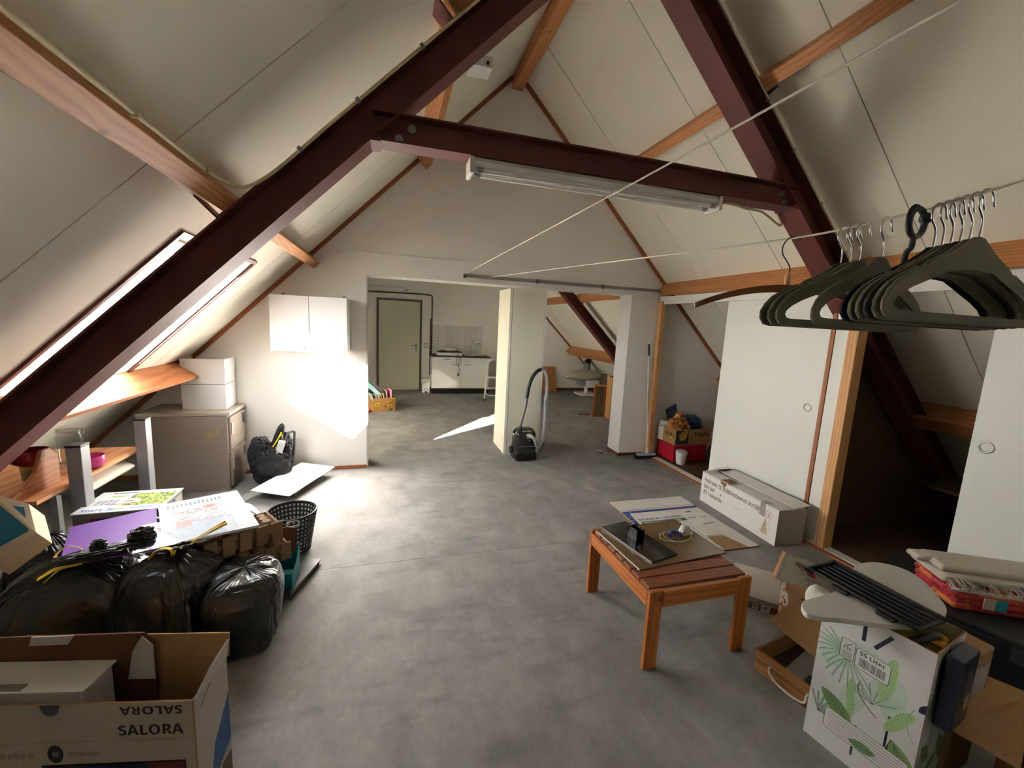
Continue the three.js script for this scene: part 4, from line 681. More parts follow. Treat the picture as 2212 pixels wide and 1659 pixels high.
{ // flattened moving carton
  const m = canv(1520, 1800, (g, w, h) => { // 2 px per mm; x to the right, z towards the viewer
    const X = (x) => (x - 1.92) * 2000, Z = (z) => (z + 3.17) * 2000; g.fillStyle = '#d6d3cf'; g.fillRect(0, 0, w, h); speck(g, w, h, 400, 'rgba(120,115,110,0.12)', 60, 4);
    g.fillStyle = '#2c3c8c'; g.fillRect(0, Z(-2.97), w, 70); g.beginPath(); g.moveTo(0, Z(-2.97)); g.lineTo(150, Z(-2.97)); g.quadraticCurveTo(60, Z(-2.9), 70, Z(-2.6)); g.lineTo(0, Z(-2.6)); g.fill();
    g.fillStyle = '#c8d0ea'; for (const [x, y] of [[50, 480], [50, 590], [45, 700], [150, 440]]) { txt(g, '*', x - 20, y + 40, 70, { c: '#c8d0ea' }); }
    txt(g, 'MONDIAL MOVERS', 130, Z(-2.795), 98, { c: '#26357f', sx: 0.98 }); g.fillStyle = '#1d5a3a'; g.fillRect(130, Z(-2.78), 860, 90); txt(g, 'Vakkundig Verhuizen', 170, Z(-2.745), 70, { c: '#d7e6d8', w: 'italic bold' });
    g.strokeStyle = 'rgba(110,105,100,0.7)'; g.lineWidth = 5; for (const x of [X(2.06), X(2.35), X(2.37)]) { g.beginPath(); g.moveTo(x, 0); g.lineTo(x + 30, h); g.stroke(); } g.beginPath(); g.moveTo(0, Z(-2.98)); g.lineTo(w, Z(-2.95)); g.moveTo(X(2.35), Z(-2.6)); g.lineTo(w, Z(-2.6)); g.stroke();
    g.fillStyle = '#6b3f3a'; g.fillRect(X(2.5), Z(-2.88), 110, 34); g.fillStyle = '#7fa08c'; g.fillRect(X(2.44), Z(-2.78), 160, 40); txt(g, 'EHBO', X(2.56), Z(-2.755), 56, { c: '#5a7c6c' }); g.fillStyle = '#6f9483'; g.fillRect(X(2.5), Z(-2.66), 230, 32);
    g.fillStyle = '#8d6f4c'; g.beginPath(); g.moveTo(X(2.37), Z(-2.46)); g.lineTo(X(2.52), Z(-2.46)); g.lineTo(X(2.58), Z(-2.27)); g.lineTo(X(2.36), Z(-2.27)); g.fill();
    for (let k = 0; k < 16; k++) { g.fillStyle = 'rgba(120,120,130,0.45)'; g.fillRect(X(1.95) + 20 * k + rr(0, 8), Z(-3.15), 6, 250 + rr(0, 60)); } txt(g, 'Opzij en rechtop vervoeren', 150, Z(-2.99), 44, { c: '#7b7b88' });
  });
  const pm = std({ map: m, roughness: 0.85 }), c = M.card, t = thing('flat_carton', 'flattened white and blue moving carton on the floor behind the table', 'cardboard', [2.3, 0, -2.72]);
  part('sheet', new THREE.BoxGeometry(0.76, 0.008, 0.9).translate(0, 0.006, 0), [c, c, pm, c, c, c], t);
  part('flap', boxUV(B(-0.38, 0.06, 0.0105, 0.0145, -0.45, -0.27).translate(0, 0, 0)), std({ color: '#cfccc8', roughness: 0.85 }), t); part('flap', boxUV(B(0.07, 0.38, 0.0105, 0.014, -0.45, -0.28)), std({ color: '#d3d0cc', roughness: 0.85 }), t);
  const f = part('flap', B(0.05, 0.2, 0.0, 0.004, 0, 0.15), std({ color: '#d2cfcb', roughness: 0.85 }), t); f.position.set(0.02, 0.012, 0.1); f.rotation.x = 0.05; f.position.y = 0.02;
}
{ // slatted low table
  const t = thing('slatted_table', 'low orange pine table with a slatted top carrying the brown sheet', 'table', [1.43, 0, -1.77]), X = 0.29, Zh = 0.3;
  for (const sx of [-1, 1]) for (const sz of [-1, 1]) part('leg', boxUV(B(sx > 0 ? X - 0.07 : -X, sx > 0 ? X : -X + 0.07, 0, 0.398, sz > 0 ? Zh - 0.022 : -Zh, sz > 0 ? Zh : -Zh + 0.022, 0.003), 'y'), M.table, t);
  for (const s of [-1, 1]) part('side_rail', boxUV(B(s > 0 ? X - 0.022 : -X, s > 0 ? X : -X + 0.022, 0.312, 0.382, -Zh + 0.024, Zh - 0.024, 0.003), 'z'), M.table, t);
  for (const s of [-1, 1]) part('end_rail', boxUV(B(-X + 0.072, X - 0.072, 0.312, 0.39, s > 0 ? Zh - 0.021 : -Zh + 0.001, s > 0 ? Zh - 0.001 : -Zh + 0.021, 0.003), 'x'), M.table, t);
  for (let i = 0; i < 7; i++) { const z = -Zh + 0.026 + i * 0.0785; part('slat', boxUV(B(-X + 0.012, X - 0.008, 0.3825, 0.4, z, z + 0.071, 0.004), 'x'), M.slat, t); }
  part('batten', boxUV(B(-X + 0.024, -X + 0.05, 0.36, 0.382, -Zh + 0.024, Zh - 0.024), 'z'), M.slat, t); part('batten', boxUV(B(X - 0.05, X - 0.024, 0.36, 0.382, -Zh + 0.024, Zh - 0.024), 'z'), M.slat, t);
  const u = thing('brown_sheet', 'glossy brown hardboard sheet lying on the slatted table', 'board', [1.458, 0.401, -1.852], 0.07);
  part('sheet', boxUV(B(-0.285, 0.285, 0, 0.005, -0.2, 0.2, 0.001)), phy({ color: '#6d5537', roughness: 0.22, clearcoat: 0.5, clearcoatRoughness: 0.1 }), u); part('white_edge', B(-0.288, -0.2855, 0, 0.005, -0.2, 0.2), M.white, u);
  const v = thing('tv_foot', 'glossy black glass television foot lying on the brown sheet', 'stand', [1.333, 0.407, -1.88], 0.2);
  part('plate', B(-0.095, 0.095, 0, 0.007, -0.2, 0.2, 0.002), M.blackGloss, v);
  part('socket', merge([B(-0.03, 0.03, 0.008, 0.06, -0.045, -0.02, 0.006), B(-0.035, 0.035, 0.04, 0.075, -0.05, -0.04, 0.003), B(-0.03, -0.018, 0.008, 0.07, -0.05, 0.02, 0.003), B(0.018, 0.03, 0.008, 0.07, -0.05, 0.02, 0.003)]), col('#141416', 0.25), v); part('edge_trim', B(-0.097, -0.095, 0, 0.007, -0.2, 0.2), M.galv, v);
  const w = thing('tube_coil', 'small coil of clear tube with blue clip and white plug on the brown sheet', 'coil', [1.59, 0.408, -1.87]);
  part('coil', merge([tube([...Array(13)].map((_, i) => V(0.085 * Math.cos(i * 0.5236), 0.006 + 0.004 * Math.sin(i * 1.3), 0.06 * Math.sin(i * 0.5236))), 0.003, 60, 6, false), tube([...Array(12)].map((_, i) => V(-0.02 + 0.1 * Math.cos(i * 0.5236 + 1), 0.01, 0.01 + 0.055 * Math.sin(i * 0.5236 + 1))), 0.003, 60, 6, true)]), phy({ color: '#d9cfa6', roughness: 0.3, transmission: 0.4 }), w);
  part('blue_clip', tube([V(-0.05, 0.014, 0.0), V(-0.03, 0.022, -0.02), V(0.0, 0.02, -0.02), V(0.03, 0.012, 0.005)], 0.011, 24), col('#27387c', 0.5), w);
  part('white_plug', merge([sack(0.03, 0.03, 0.022, { amp: 0.15, seed: 2, seg: 30, seg2: 20 }).translate(0.055, 0.0, -0.01), rod([0.05, 0.04, -0.01], [0.085, 0.02, 0.02], 0.006), rod([0.06, 0.05, -0.01], [0.04, 0.065, -0.02], 0.005)]), M.white, w);
}
// ---------------------------------------------------------------- the heap on the left
const quad = (a, b, c, d, t, name, mat, parent, inset) => { // a slab over the quad a b c d, t thick downwards along its normal
  const A = V(...a), Bv = V(...b), C = V(...c), Dv = V(...d), n = Bv.clone().sub(A).cross(Dv.clone().sub(A)).normalize().multiplyScalar(-t), top = [A, Bv, C, Dv], bot = top.map((p) => p.clone().add(n)), pos = [], uv = [];
  const tri = (p, q, r, u) => { pos.push(...p.toArray(), ...q.toArray(), ...r.toArray()); uv.push(...u); };
  tri(A, Bv, C, [0, 1, 0, 0, 1, 0]); tri(A, C, Dv, [0, 1, 1, 0, 1, 1]); tri(bot[0], bot[2], bot[1], [0, 0, .02, .02, 0, .02]); tri(bot[0], bot[3], bot[2], [0, 0, .02, 0, .02, .02]);
  for (let i = 0; i < 4; i++) { const j = (i + 1) % 4; tri(top[i], bot[i], bot[j], [0, .02, 0, 0, .02, 0]); tri(top[i], bot[j], top[j], [0, .02, .02, 0, .02, .02]); }
  const g = new THREE.BufferGeometry(); g.setAttribute('position', new THREE.Float32BufferAttribute(pos, 3)); g.setAttribute('uv', new THREE.Float32BufferAttribute(uv, 2)); g.computeVertexNormals(); return part(name, g, mat, parent);
};
{ // rack with grey posts
  const t = thing('storage_rack', 'low storage rack with two grey square posts under the sill board', 'rack', [-1.6, 0, -2.97]), pm = col('#85868a', 0.4, { metalness: 0.15 });
  for (const z of [0.3, -0.3]) { const p = part('post', B(-0.03, 0.035, 0, 0.826, z - 0.035, z + 0.035, 0.004), pm, t); part('cap', B(-0.032, 0.037, 0.826, 0.838, z - 0.037, z + 0.037, 0.003), M.black, p); }
  part('wood_shelf', boxUV(B(-0.52, -0.032, 0.605, 0.625, -0.36, 0.54, 0.002), 'z'), M.ply, t); part('shelf_support', B(-0.5, -0.03, 0.57, 0.604, -0.33, -0.30), pm, t); part('shelf_support', B(-0.5, -0.03, 0.57, 0.604, 0.3, 0.33), pm, t);
  for (const z of [0.3, -0.3]) part('rear_post', B(-0.52, -0.48, 0, 0.60, z - 0.02, z + 0.02), pm, t);
  const w = thing('white_board', 'cream board tipped forward under the wooden rack shelf', 'board', [-1.68, 0.565, -2.93]); w.rotation.z = -0.5; part('board', B(-0.11, 0.07, -0.009, 0.009, -0.26, 0.2, 0.003), col('#d8d3c4', 0.6), w);
  const k = thing('wood_bracket', 'brown scooped wooden rack end standing on the rack shelf', 'bracket', [-1.72, 0.626, -2.6], Math.PI / 2);
  part('bracket', boxUV(ext([[-0.1, 0], [0.26, 0], [0.26, 0.02], [0.14, 0.04], [0.05, 0.1], [0.0, 0.2], [-0.05, 0.2], [-0.1, 0.15]].map(([x, y]) => [-x, y]), 0.02, 0.003), 'x'), M.trim, k);
  const j = thing('storage_jar', 'tall clip top glass jar on the rack shelf', 'jar', [-1.84, 0.626, -3.02]);
  part('jar', lathe([[0, 0], [0.055, 0], [0.06, 0.01], [0.06, 0.17], [0.05, 0.19], [0.05, 0.2], [0.047, 0.2], [0.047, 0.19], [0.056, 0.168], [0.056, 0.012], [0, 0.008]], 40), phy({ color: '#f4f6f5', transmission: 1, roughness: 0.05, thickness: 0, ior: 1.45 }), j);
  part('lid', lathe([[0, 0.222], [0.04, 0.222], [0.054, 0.214], [0.056, 0.205], [0.05, 0.2], [0, 0.2]], 36), phy({ color: '#e9eceb', transmission: 0.9, roughness: 0.1, thickness: 0 }), j); part('clip', merge([new THREE.TorusGeometry(0.054, 0.003, 8, 40).rotateX(Math.PI / 2).translate(0, 0.197, 0), tube([V(0.054, 0.2, 0), V(0.075, 0.215, 0), V(0.07, 0.18, 0), V(0.09, 0.17, 0)], 0.003, 24, 6)]), M.chrome, j);
  const bowl = (n, l, p, c, r, h) => { const b = thing('bowl', l, 'bowl', p); part('bowl', lathe([[0, 0], [r * 0.55, 0], [r * 0.9, h * 0.25], [r, h * 0.6], [r * 0.93, h], [r * 0.88, h], [r * 0.94, h * 0.6], [r * 0.8, h * 0.28], [0, h * 0.1]], 44), col(c, 0.25), b); return b; };
  bowl('b', 'pink bowl standing beside the front grey post on the rack shelf', [-1.685, 0.626, -2.9], '#c4437f', 0.072, 0.075); bowl('b', 'dark red bowl behind the front grey post on the rack shelf', [-1.86, 0.706, -2.76], '#6d1223', 0.08, 0.08);
  const g = thing('jar', 'small glass jar with a gold lid under the dark red bowl', 'jar', [-1.86, 0.626, -2.76]); part('glass', new THREE.CylinderGeometry(0.04, 0.036, 0.06, 28).translate(0, 0.03, 0), col('#7c7a58', 0.2), g); part('lid', new THREE.CylinderGeometry(0.042, 0.042, 0.018, 28).translate(0, 0.069, 0), col('#a08f45', 0.3, { metalness: 0.6 }), g);
}
const bagAt = (label, pos, turn, r, o) => { const t = thing('rubbish_bag', label, 'bag', pos, turn, 'black rubbish bags in the heap'); part('body', binBag(...r, o), M.bag, t); return t; };
const frill = (n, r, h, sd) => { // gathered mouth of a bag
  const g = new THREE.CylinderGeometry(r, 0.02, h, 72, 10, true), p = g.attributes.position;
  for (let i = 0; i < p.count; i++) { const a = Math.atan2(p.getZ(i), p.getX(i)), y = p.getY(i) / h + 0.5, k = 1 + 0.3 * y * Math.sin(a * 9 + sd) + 0.18 * y * Math.sin(a * 17 + 2 * sd); p.setX(i, p.getX(i) * k + y * y * 0.03); p.setZ(i, p.getZ(i) * k); p.setY(i, p.getY(i) + 0.02 * y * Math.sin(a * 5 + sd)); }
  g.computeVertexNormals(); return g;
};
M.bag2 = M.bag.clone(); M.bag2.side = THREE.DoubleSide;
const ribbon = (pts, w, seg = 60) => { const c = new THREE.CatmullRomCurve3(pts, false, 'centripetal'), s = new THREE.Shape([[-w, -0.0012], [w, -0.0012], [w, 0.0012], [-w, 0.0012]].map((q) => new THREE.Vector2(...q))); return new THREE.ExtrudeGeometry(s, { steps: seg, extrudePath: c, bevelEnabled: false }); };
{
  const a = bagAt('black rubbish bag with a yellow knot at the left of the heap', [-1.32, 0, -2.12], 0.3, [0.255, 0.222, 0.19], { knot: 0.35, seed: 3 });
  part('mouth', frill(1, 0.05, 0.07, 1).rotateZ(-0.7).translate(0.05, 0.47, 0.02), M.bag2, a);
  part('tie', merge([ribbon([V(-0.03, 0.475, 0.05), V(-0.045, 0.52, 0.04), V(-0.01, 0.55, 0.03), V(0.03, 0.53, 0.03), V(0.045, 0.487, 0.05)], 0.016), ribbon([V(-0.09, 0.455, 0.08), V(-0.03, 0.482, 0.07), V(0.04, 0.486, 0.06), V(0.11, 0.492, 0.03)], 0.02), ribbon([V(-0.07, 0.44, 0.09), V(-0.02, 0.48, 0.08), V(0.04, 0.48, 0.07)], 0.014)]), M.yellow, a);
  const b = bagAt('black rubbish bag with long yellow drawstrings in the middle of the heap', [-0.965, 0, -2.1], -0.2, [0.185, 0.222, 0.18], { knot: 0.3, seed: 11 });
  part('mouth', frill(1, 0.045, 0.06, 4).rotateZ(0.3).translate(0.03, 0.46, 0.02), M.bag2, b);
  part('tie', merge([ribbon([V(-0.05, 0.47, 0.04), V(-0.03, 0.505, 0.03), V(0.02, 0.505, 0.02), V(0.03, 0.475, 0.02)], 0.016), ribbon([V(0.02, 0.48, 0.02), V(0.08, 0.51, -0.06), V(0.13, 0.535, -0.13), V(0.155, 0.545, -0.16), V(0.17, 0.543, -0.145)], 0.006, 80), ribbon([V(0.03, 0.48, 0.03), V(0.09, 0.51, -0.05), V(0.145, 0.535, -0.12), V(0.17, 0.543, -0.145)], 0.006, 80)]), M.yellow, b);
  bagAt('black rubbish bag at the right end of the heap, nearest the teal tray', [-0.7, 0, -2.08], 0.25, [0.16, 0.185, 0.165], { seed: 19, pow: 0.52, lean: 0.02 });
  bagAt('black rubbish bag behind the heap, left of the purple folder', [-1.6, 0, -2.42], 0.1, [0.15, 0.215, 0.13], { seed: 27, knot: 0.2 });
  bagAt('black rubbish bag under the white page, beside the checked basket', [-0.88, 0, -2.55], 0.4, [0.17, 0.225, 0.2], { seed: 33, pow: 0.56 });
  bagAt('black rubbish bag under the purple folder at the back of the heap', [-1.22, 0, -2.47], 0.8, [0.11, 0.225, 0.1], { seed: 41, pow: 0.56 });
  const s = thing('bag_scrap', 'crumpled black plastic bag end lying on the purple folder', 'plastic', [-1.19, 0.5, -2.085], 0.4);
  part('scrap', sack(0.15, 0.018, 0.035, { seed: 7, freq: 3, amp: 0.3, seg: 100, seg2: 50 }), M.bag, s); part('tip', sack(0.045, 0.035, 0.03, { seed: 9, freq: 2.6, amp: 0.3, seg: 80, seg2: 50 }).translate(0.12, 0.008, -0.02), M.bag, s); part('tip', sack(0.026, 0.026, 0.02, { seed: 12, freq: 3, amp: 0.3, seg: 60, seg2: 40 }).translate(-0.02, 0.015, -0.015), M.bag, s);
}
{ // open folder, pages and clear sheet
  const t = thing('folder', 'open purple covered folder lying on the rubbish bags', 'folder');
  quad([-1.49, 0.5, -2.39], [-1.33, 0.492, -2.05], [-1.0, 0.506, -2.085], [-1.205, 0.512, -2.53], 0.008, 'cover', col('#6a3597', 0.55), t);
  const pg = canv(768, 1024, (g, w, h) => {
    g.fillStyle = '#d5d9e2'; g.fillRect(0, 0, w, h); g.fillStyle = '#c3ccd8'; g.fillRect(20, 40, 560, 960); const cs = ['rgba(190,80,65,0.8)', 'rgba(60,110,90,0.8)', 'rgba(70,80,120,0.7)', 'rgba(200,110,70,0.8)', 'rgba(100,110,130,0.8)'];
    for (let i = 0; i < 150; i++) { g.strokeStyle = cs[i % 5]; g.lineWidth = rr(2, 6); g.beginPath(); let x = rr(120, 520), y = rr(240, 620); g.moveTo(x, y); for (let k = 0; k < 3; k++) g.quadraticCurveTo(x + rr(-50, 50), y + rr(-30, 30), x += rr(-60, 60), y += rr(-30, 30)); g.stroke(); }
    for (let i = 0; i < 60; i++) { g.strokeStyle = 'rgba(90,100,115,0.8)'; g.lineWidth = 4; const x = rr(30, 600), y = rr(660, 980); g.beginPath(); g.moveTo(x, y); g.lineTo(x + rr(-80, 80), y + rr(-14, 14)); g.stroke(); }
    g.fillStyle = 'rgba(205,90,80,0.6)'; g.fillRect(120, 560, 120, 150); g.fillStyle = 'rgba(205,90,60,0.7)'; g.fillRect(380, 250, 110, 70);
    for (let i = 0; i < 13; i++) { g.fillStyle = 'rgba(95,103,118,0.9)'; g.fillRect(70 + i * 40, 80 + rr(-8, 8), 20, 90); } g.strokeStyle = 'rgba(120,125,140,0.6)'; g.lineWidth = 4; g.strokeRect(24, 46, 560, 950);
  });
  const s = thing('drawing_page', 'large white page with a faint coloured drawing on the open folder', 'paper');
  quad([-1.198, 0.524, -2.532], [-0.985, 0.516, -2.095], [-0.64, 0.505, -2.245], [-0.885, 0.512, -2.715], 0.012, 'page', std({ map: pg, roughness: 0.45 }), s);
  const c = thing('clear_sheet', 'clear plastic sheet with a rounded corner lying over the white page', 'plastic');
  quad([-1.15, 0.535, -2.27], [-1.06, 0.53, -2.02], [-0.76, 0.53, -2.14], [-0.86, 0.54, -2.4], 0.002, 'sheet', phy({ color: '#f7fbff', transmission: 1, roughness: 0.05, thickness: 0, ior: 1.5 }), c);
  part('edge', tube([V(-1.15, 0.535, -2.27), V(-1.06, 0.53, -2.02), V(-0.76, 0.53, -2.14), V(-0.86, 0.54, -2.4)], 0.0016, 60, 6), M.clear, c);
}
{ // appliance carton with printed lid
  const lid = canv(1024, 740, (g, w, h) => {
    g.fillStyle = '#d9dee4'; g.fillRect(0, 0, w, h); g.fillStyle = '#6f8a3a'; g.fillRect(470, 120, 520, 430); for (let k = 0; k < 700; k++) { g.fillStyle = ['#b9c243', '#557328', '#d9d46a', '#31521f', '#8aa342'][k % 5]; g.beginPath(); g.arc(470 + rnd() * 520, 120 + rnd() * 430, rr(6, 22), 0, 7); g.fill(); }
    g.fillStyle = '#ece8e2'; g.beginPath(); g.moveTo(300, 470); g.quadraticCurveTo(360, 300, 560, 300); g.quadraticCurveTo(640, 340, 640, 440); g.lineTo(300, 490); g.fill(); g.fillStyle = '#c9763b'; g.fillRect(290, 470, 340, 24); g.fillStyle = '#55606a'; g.beginPath(); g.ellipse(500, 390, 80, 16, 0, 0, 7); g.fill();
    g.fillStyle = '#b8323a'; g.fillRect(160, 50, 60, 40); g.fillStyle = '#54607a'; g.fillRect(230, 55, 240, 34); g.fillStyle = '#9cc06c'; g.beginPath(); g.ellipse(300, 190, 110, 34, 0, 0, 7); g.fill();
    g.fillStyle = '#6d7d97'; for (let r = 0; r < 4; r++) for (let q = 0; q < 4; q++) g.fillRect(110 + q * 66, 320 + r * 44, 50, 28); g.fillStyle = '#ffffff'; g.fillRect(40, 560, 900, 16); txt(g, 'Start 30', 60, 690, 110, { c: '#3a5fae' }); g.fillStyle = '#7fa6d8'; g.fillRect(620, 610, 280, 60); g.fillStyle = '#a7cf9a'; g.fillRect(420, 620, 150, 50);
  });
  const fr = canv(1024, 340, (g, w, h) => { g.fillStyle = '#8f8b88'; g.fillRect(0, 0, w, h); g.fillStyle = '#3a3f63'; g.fillRect(250, 80, 260, 50); g.fillStyle = '#a0343c'; g.fillRect(190, 80, 50, 50); g.fillStyle = '#3b3b3b'; g.fillRect(560, 40, 90, 250); g.fillStyle = '#c7c3bd'; g.fillRect(700, 60, 260, 200); });
  const wm = col('#d9dbdd', 0.6), t = thing('appliance_carton', 'flat white appliance carton with a green photo printed on its lid', 'box', [-1.395, 0.372, -2.69], 0.03);
  part('body', new THREE.BoxGeometry(0.375, 0.12, 0.27).translate(0, 0.06, 0), [std({ map: fr, roughness: 0.6 }), wm, wm, wm, std({ map: fr, roughness: 0.6 }), wm], t); part('lid', new THREE.BoxGeometry(0.385, 0.006, 0.285).translate(0, 0.1235, 0), [wm, wm, std({ map: lid, roughness: 0.4 }), wm, wm, wm], t);
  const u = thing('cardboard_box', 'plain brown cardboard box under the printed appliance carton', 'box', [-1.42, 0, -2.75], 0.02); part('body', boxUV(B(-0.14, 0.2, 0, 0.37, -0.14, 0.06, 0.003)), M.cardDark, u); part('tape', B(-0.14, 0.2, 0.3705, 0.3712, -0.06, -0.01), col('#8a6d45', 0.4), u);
}
{ // egg trays
  const m = std({ color: '#8d7358', roughness: 0.95, bumpMap: rep(grain, 8, 8), bumpScale: 0.001 });
  const tray = (label, pos, turn, n, L, Wd, H, rag) => {
    const t = thing('pulp_tray', label, 'tray', pos, turn, 'moulded pulp trays in the heap'); const s = [];
    for (let k = 0; k <= n; k++) { const x = -L / 2 + (k * L) / n; s.push(B(x - 0.028, x + 0.028, 0, H - (rag ? rr(0, 0.03) : 0), Wd / 2 - 0.012, Wd / 2, 0.004)); if (k < n) s.push(B(x + 0.02, x + L / n - 0.02, 0.012, H - 0.008 - (rag ? rr(0, 0.04) : 0), Wd / 2 - 0.03, Wd / 2 - 0.02, 0.003)); }
    part('side', s, m, t); part('side', [B(L / 2, L / 2 + 0.012, 0, H, -Wd / 2, Wd / 2, 0.004), B(-L / 2 - 0.012, -L / 2, 0, H, -Wd / 2, Wd / 2, 0.004), B(-L / 2, L / 2, 0, H, -Wd / 2, -Wd / 2 + 0.012, 0.004)], m, t);
    const cups = []; for (let i = 0; i < n; i++) for (let j = 0; j < 3; j++) cups.push(new THREE.CylinderGeometry(0.02, 0.04, 0.05, 14).translate(-L / 2 + (i + 0.5) * L / n, H - 0.02, -Wd / 2 + 0.05 + j * (Wd - 0.1) / 2)); part('cup', cups, m, t); part('deck', B(-L / 2, L / 2, H - 0.048, H - 0.04, -Wd / 2, Wd / 2), m, t); return t;
  };
  tray('upper brown moulded pulp tray with slots, under the corner of the white page', [-0.76, 0.355, -2.345], 0.58, 4, 0.3, 0.18, 0.105, 0);
  tray('lower torn brown moulded pulp tray above the right black bag', [-0.715, 0.245, -2.33], 0.55, 4, 0.3, 0.16, 0.1, 1);
  const f = thing('cardboard_flap', 'torn brown cardboard flap at the right end of the pulp trays', 'cardboard', [-0.575, 0.3, -2.47], 0.5); part('flap', boxUV(ext([[-0.05, -0.07], [0.05, -0.09], [0.06, 0.05], [0.0, 0.075], [-0.06, 0.06]], 0.006)), M.cardDark, f);
}
{ // turquoise box at the left edge
  const t = thing('turquoise_box', 'cream box with a turquoise panel at the left edge of the heap', 'box'), cm = col('#d9c4a8', 0.6), p4 = [-1.60, 0.782, -2.16], p1 = [-1.45, 0.739, -2.12], p2 = [-1.36, 0.663, -2.005], p3 = [-1.46, 0.578, -1.935];
  quad(p4, p3, p2, p1, 0.12, 'body', cm, t); const mid = (a, b, k) => a.map((q, i) => q + (b[i] - q) * k), up = [0.004, 0.006, 0.006].map((q, i) => [0.3, 0.6, 0.7][i] * 0.004);
  const ins = (a, b, c, d) => { const x = mid(mid(a, b, 0.16), mid(d, c, 0.16), 0.14); return x.map((q, i) => q + up[i]); };
  quad(ins(p4, p3, p2, p1), ins(p3, p4, p1, p2), ins(p2, p1, p4, p3), ins(p1, p2, p3, p4), 0.003, 'panel', col('#1f6c8e', 0.5), t);
  const u = thing('paint_stick', 'pale wooden strip lying under the turquoise box', 'stick', [-1.48, 0.52, -2.02], 0.9); u.rotation.z = 0.15; part('strip', boxUV(B(-0.2, 0.1, 0, 0.015, -0.02, 0.02, 0.003)), col('#b8ab97', 0.7), u);
}
{ // checked basket
  const r0 = 0.108, r1 = 0.152, H = 0.27, t = thing('checked_basket', 'round black and white checked basket standing on the floor', 'basket', [-0.635, 0.002, -2.905]), nV = 34, nH = 9;
  const rad = (y) => r0 + (r1 - r0) * (y / H); part('lining', lathe([[0, 0], [r0 - 0.003, 0], [r1 - 0.003, H - 0.004], [r1 - 0.005, H - 0.004], [r0 - 0.005, 0.003], [0, 0.003]], 64), col('#f0f0ec', 0.6), t);
  const s = []; for (let k = 0; k < nV; k++) { const a = (k / nV) * 6.2832; for (const o of [0.0, -0.0075]) { const g = new THREE.BoxGeometry(0.0105, Math.hypot(H, r1 - r0), 0.0025); g.scale(1.05, 1, 1); g.rotateX(Math.atan2(r1 - r0, H)); g.translate(0, H / 2, (r0 + r1) / 2 + o); s.push(g.rotateY(a)); } }
  part('upright_straps', s, M.black, t); const h = []; for (let k = 0; k <= nH; k++) { const y = 0.008 + (k / nH) * (H - 0.014), r = rad(y); for (const o of [0.001, -0.0085]) h.push(lathe([[r + o, y - 0.0062], [r + o + 0.003, y - 0.0062], [r + o + 0.003, y + 0.0062], [r + o, y + 0.0062], [r + o, y - 0.0062]], 64)); }
  part('ring_straps', h, M.black, t); part('rim', new THREE.TorusGeometry(r1, 0.006, 8, 72).rotateX(Math.PI / 2).translate(0, H, 0), M.black, t);
  for (const a of [0.25, 3.39]) part('handle_hole', tube([V(-0.035, H - 0.02, 0), V(-0.03, H - 0.034, 0.001), V(0.03, H - 0.034, 0.001), V(0.035, H - 0.02, 0), V(0.03, H - 0.008, 0.001), V(-0.03, H - 0.008, 0.001)], 0.005, 50, 8, true).translate(0, 0, r1 + 0.001).rotateY(a), M.white, t);
}
{ // teal tray on a dark album
  const t = thing('photo_album', 'dark grey photo album lying on the floor under the teal tray', 'album', [-0.6, 0, -2.55], -0.32); part('cover', B(-0.13, 0.13, 0.03, 0.036, -0.17, 0.17, 0.002), col('#3b393d', 0.5), t); part('cover', B(-0.13, 0.13, 0.0, 0.006, -0.17, 0.17, 0.002), col('#4a3530', 0.5), t); part('pages', B(-0.125, 0.122, 0.006, 0.03, -0.165, 0.165), col('#6b5648', 0.8), t);
  const u = thing('teal_tray', 'teal open desk tray with a handle slot standing on the dark album', 'tray', [-0.6, 0.038, -2.47], -0.1), tm = col('#0f7f86', 0.4), W = 0.075, Dp = 0.07;
  part('back', ext([[-W, 0], [W, 0], [W + 0.006, 0.2], [-W - 0.006, 0.19]], 0.004, 0, [[[-0.03, 0.155], [0.03, 0.155], [0.03, 0.175], [-0.03, 0.175]]]).translate(0, 0, -Dp), tm, u);
  for (const s of [-1, 1]) part('side', ext([[-Dp, 0], [Dp, 0], [Dp, 0.085], [0.0, 0.11], [-Dp, 0.195]], 0.004).rotateY(-Math.PI / 2).translate(s * W + 0.002, 0, 0), tm, u);
  part('front', B(-W, W, 0, 0.085, Dp - 0.004, Dp), tm, u); part('base', B(-W, W, 0, 0.005, -Dp, Dp), tm, u); part('inner_step', B(-W + 0.004, W - 0.004, 0.005, 0.06, -0.02, Dp - 0.005), tm, u);
}
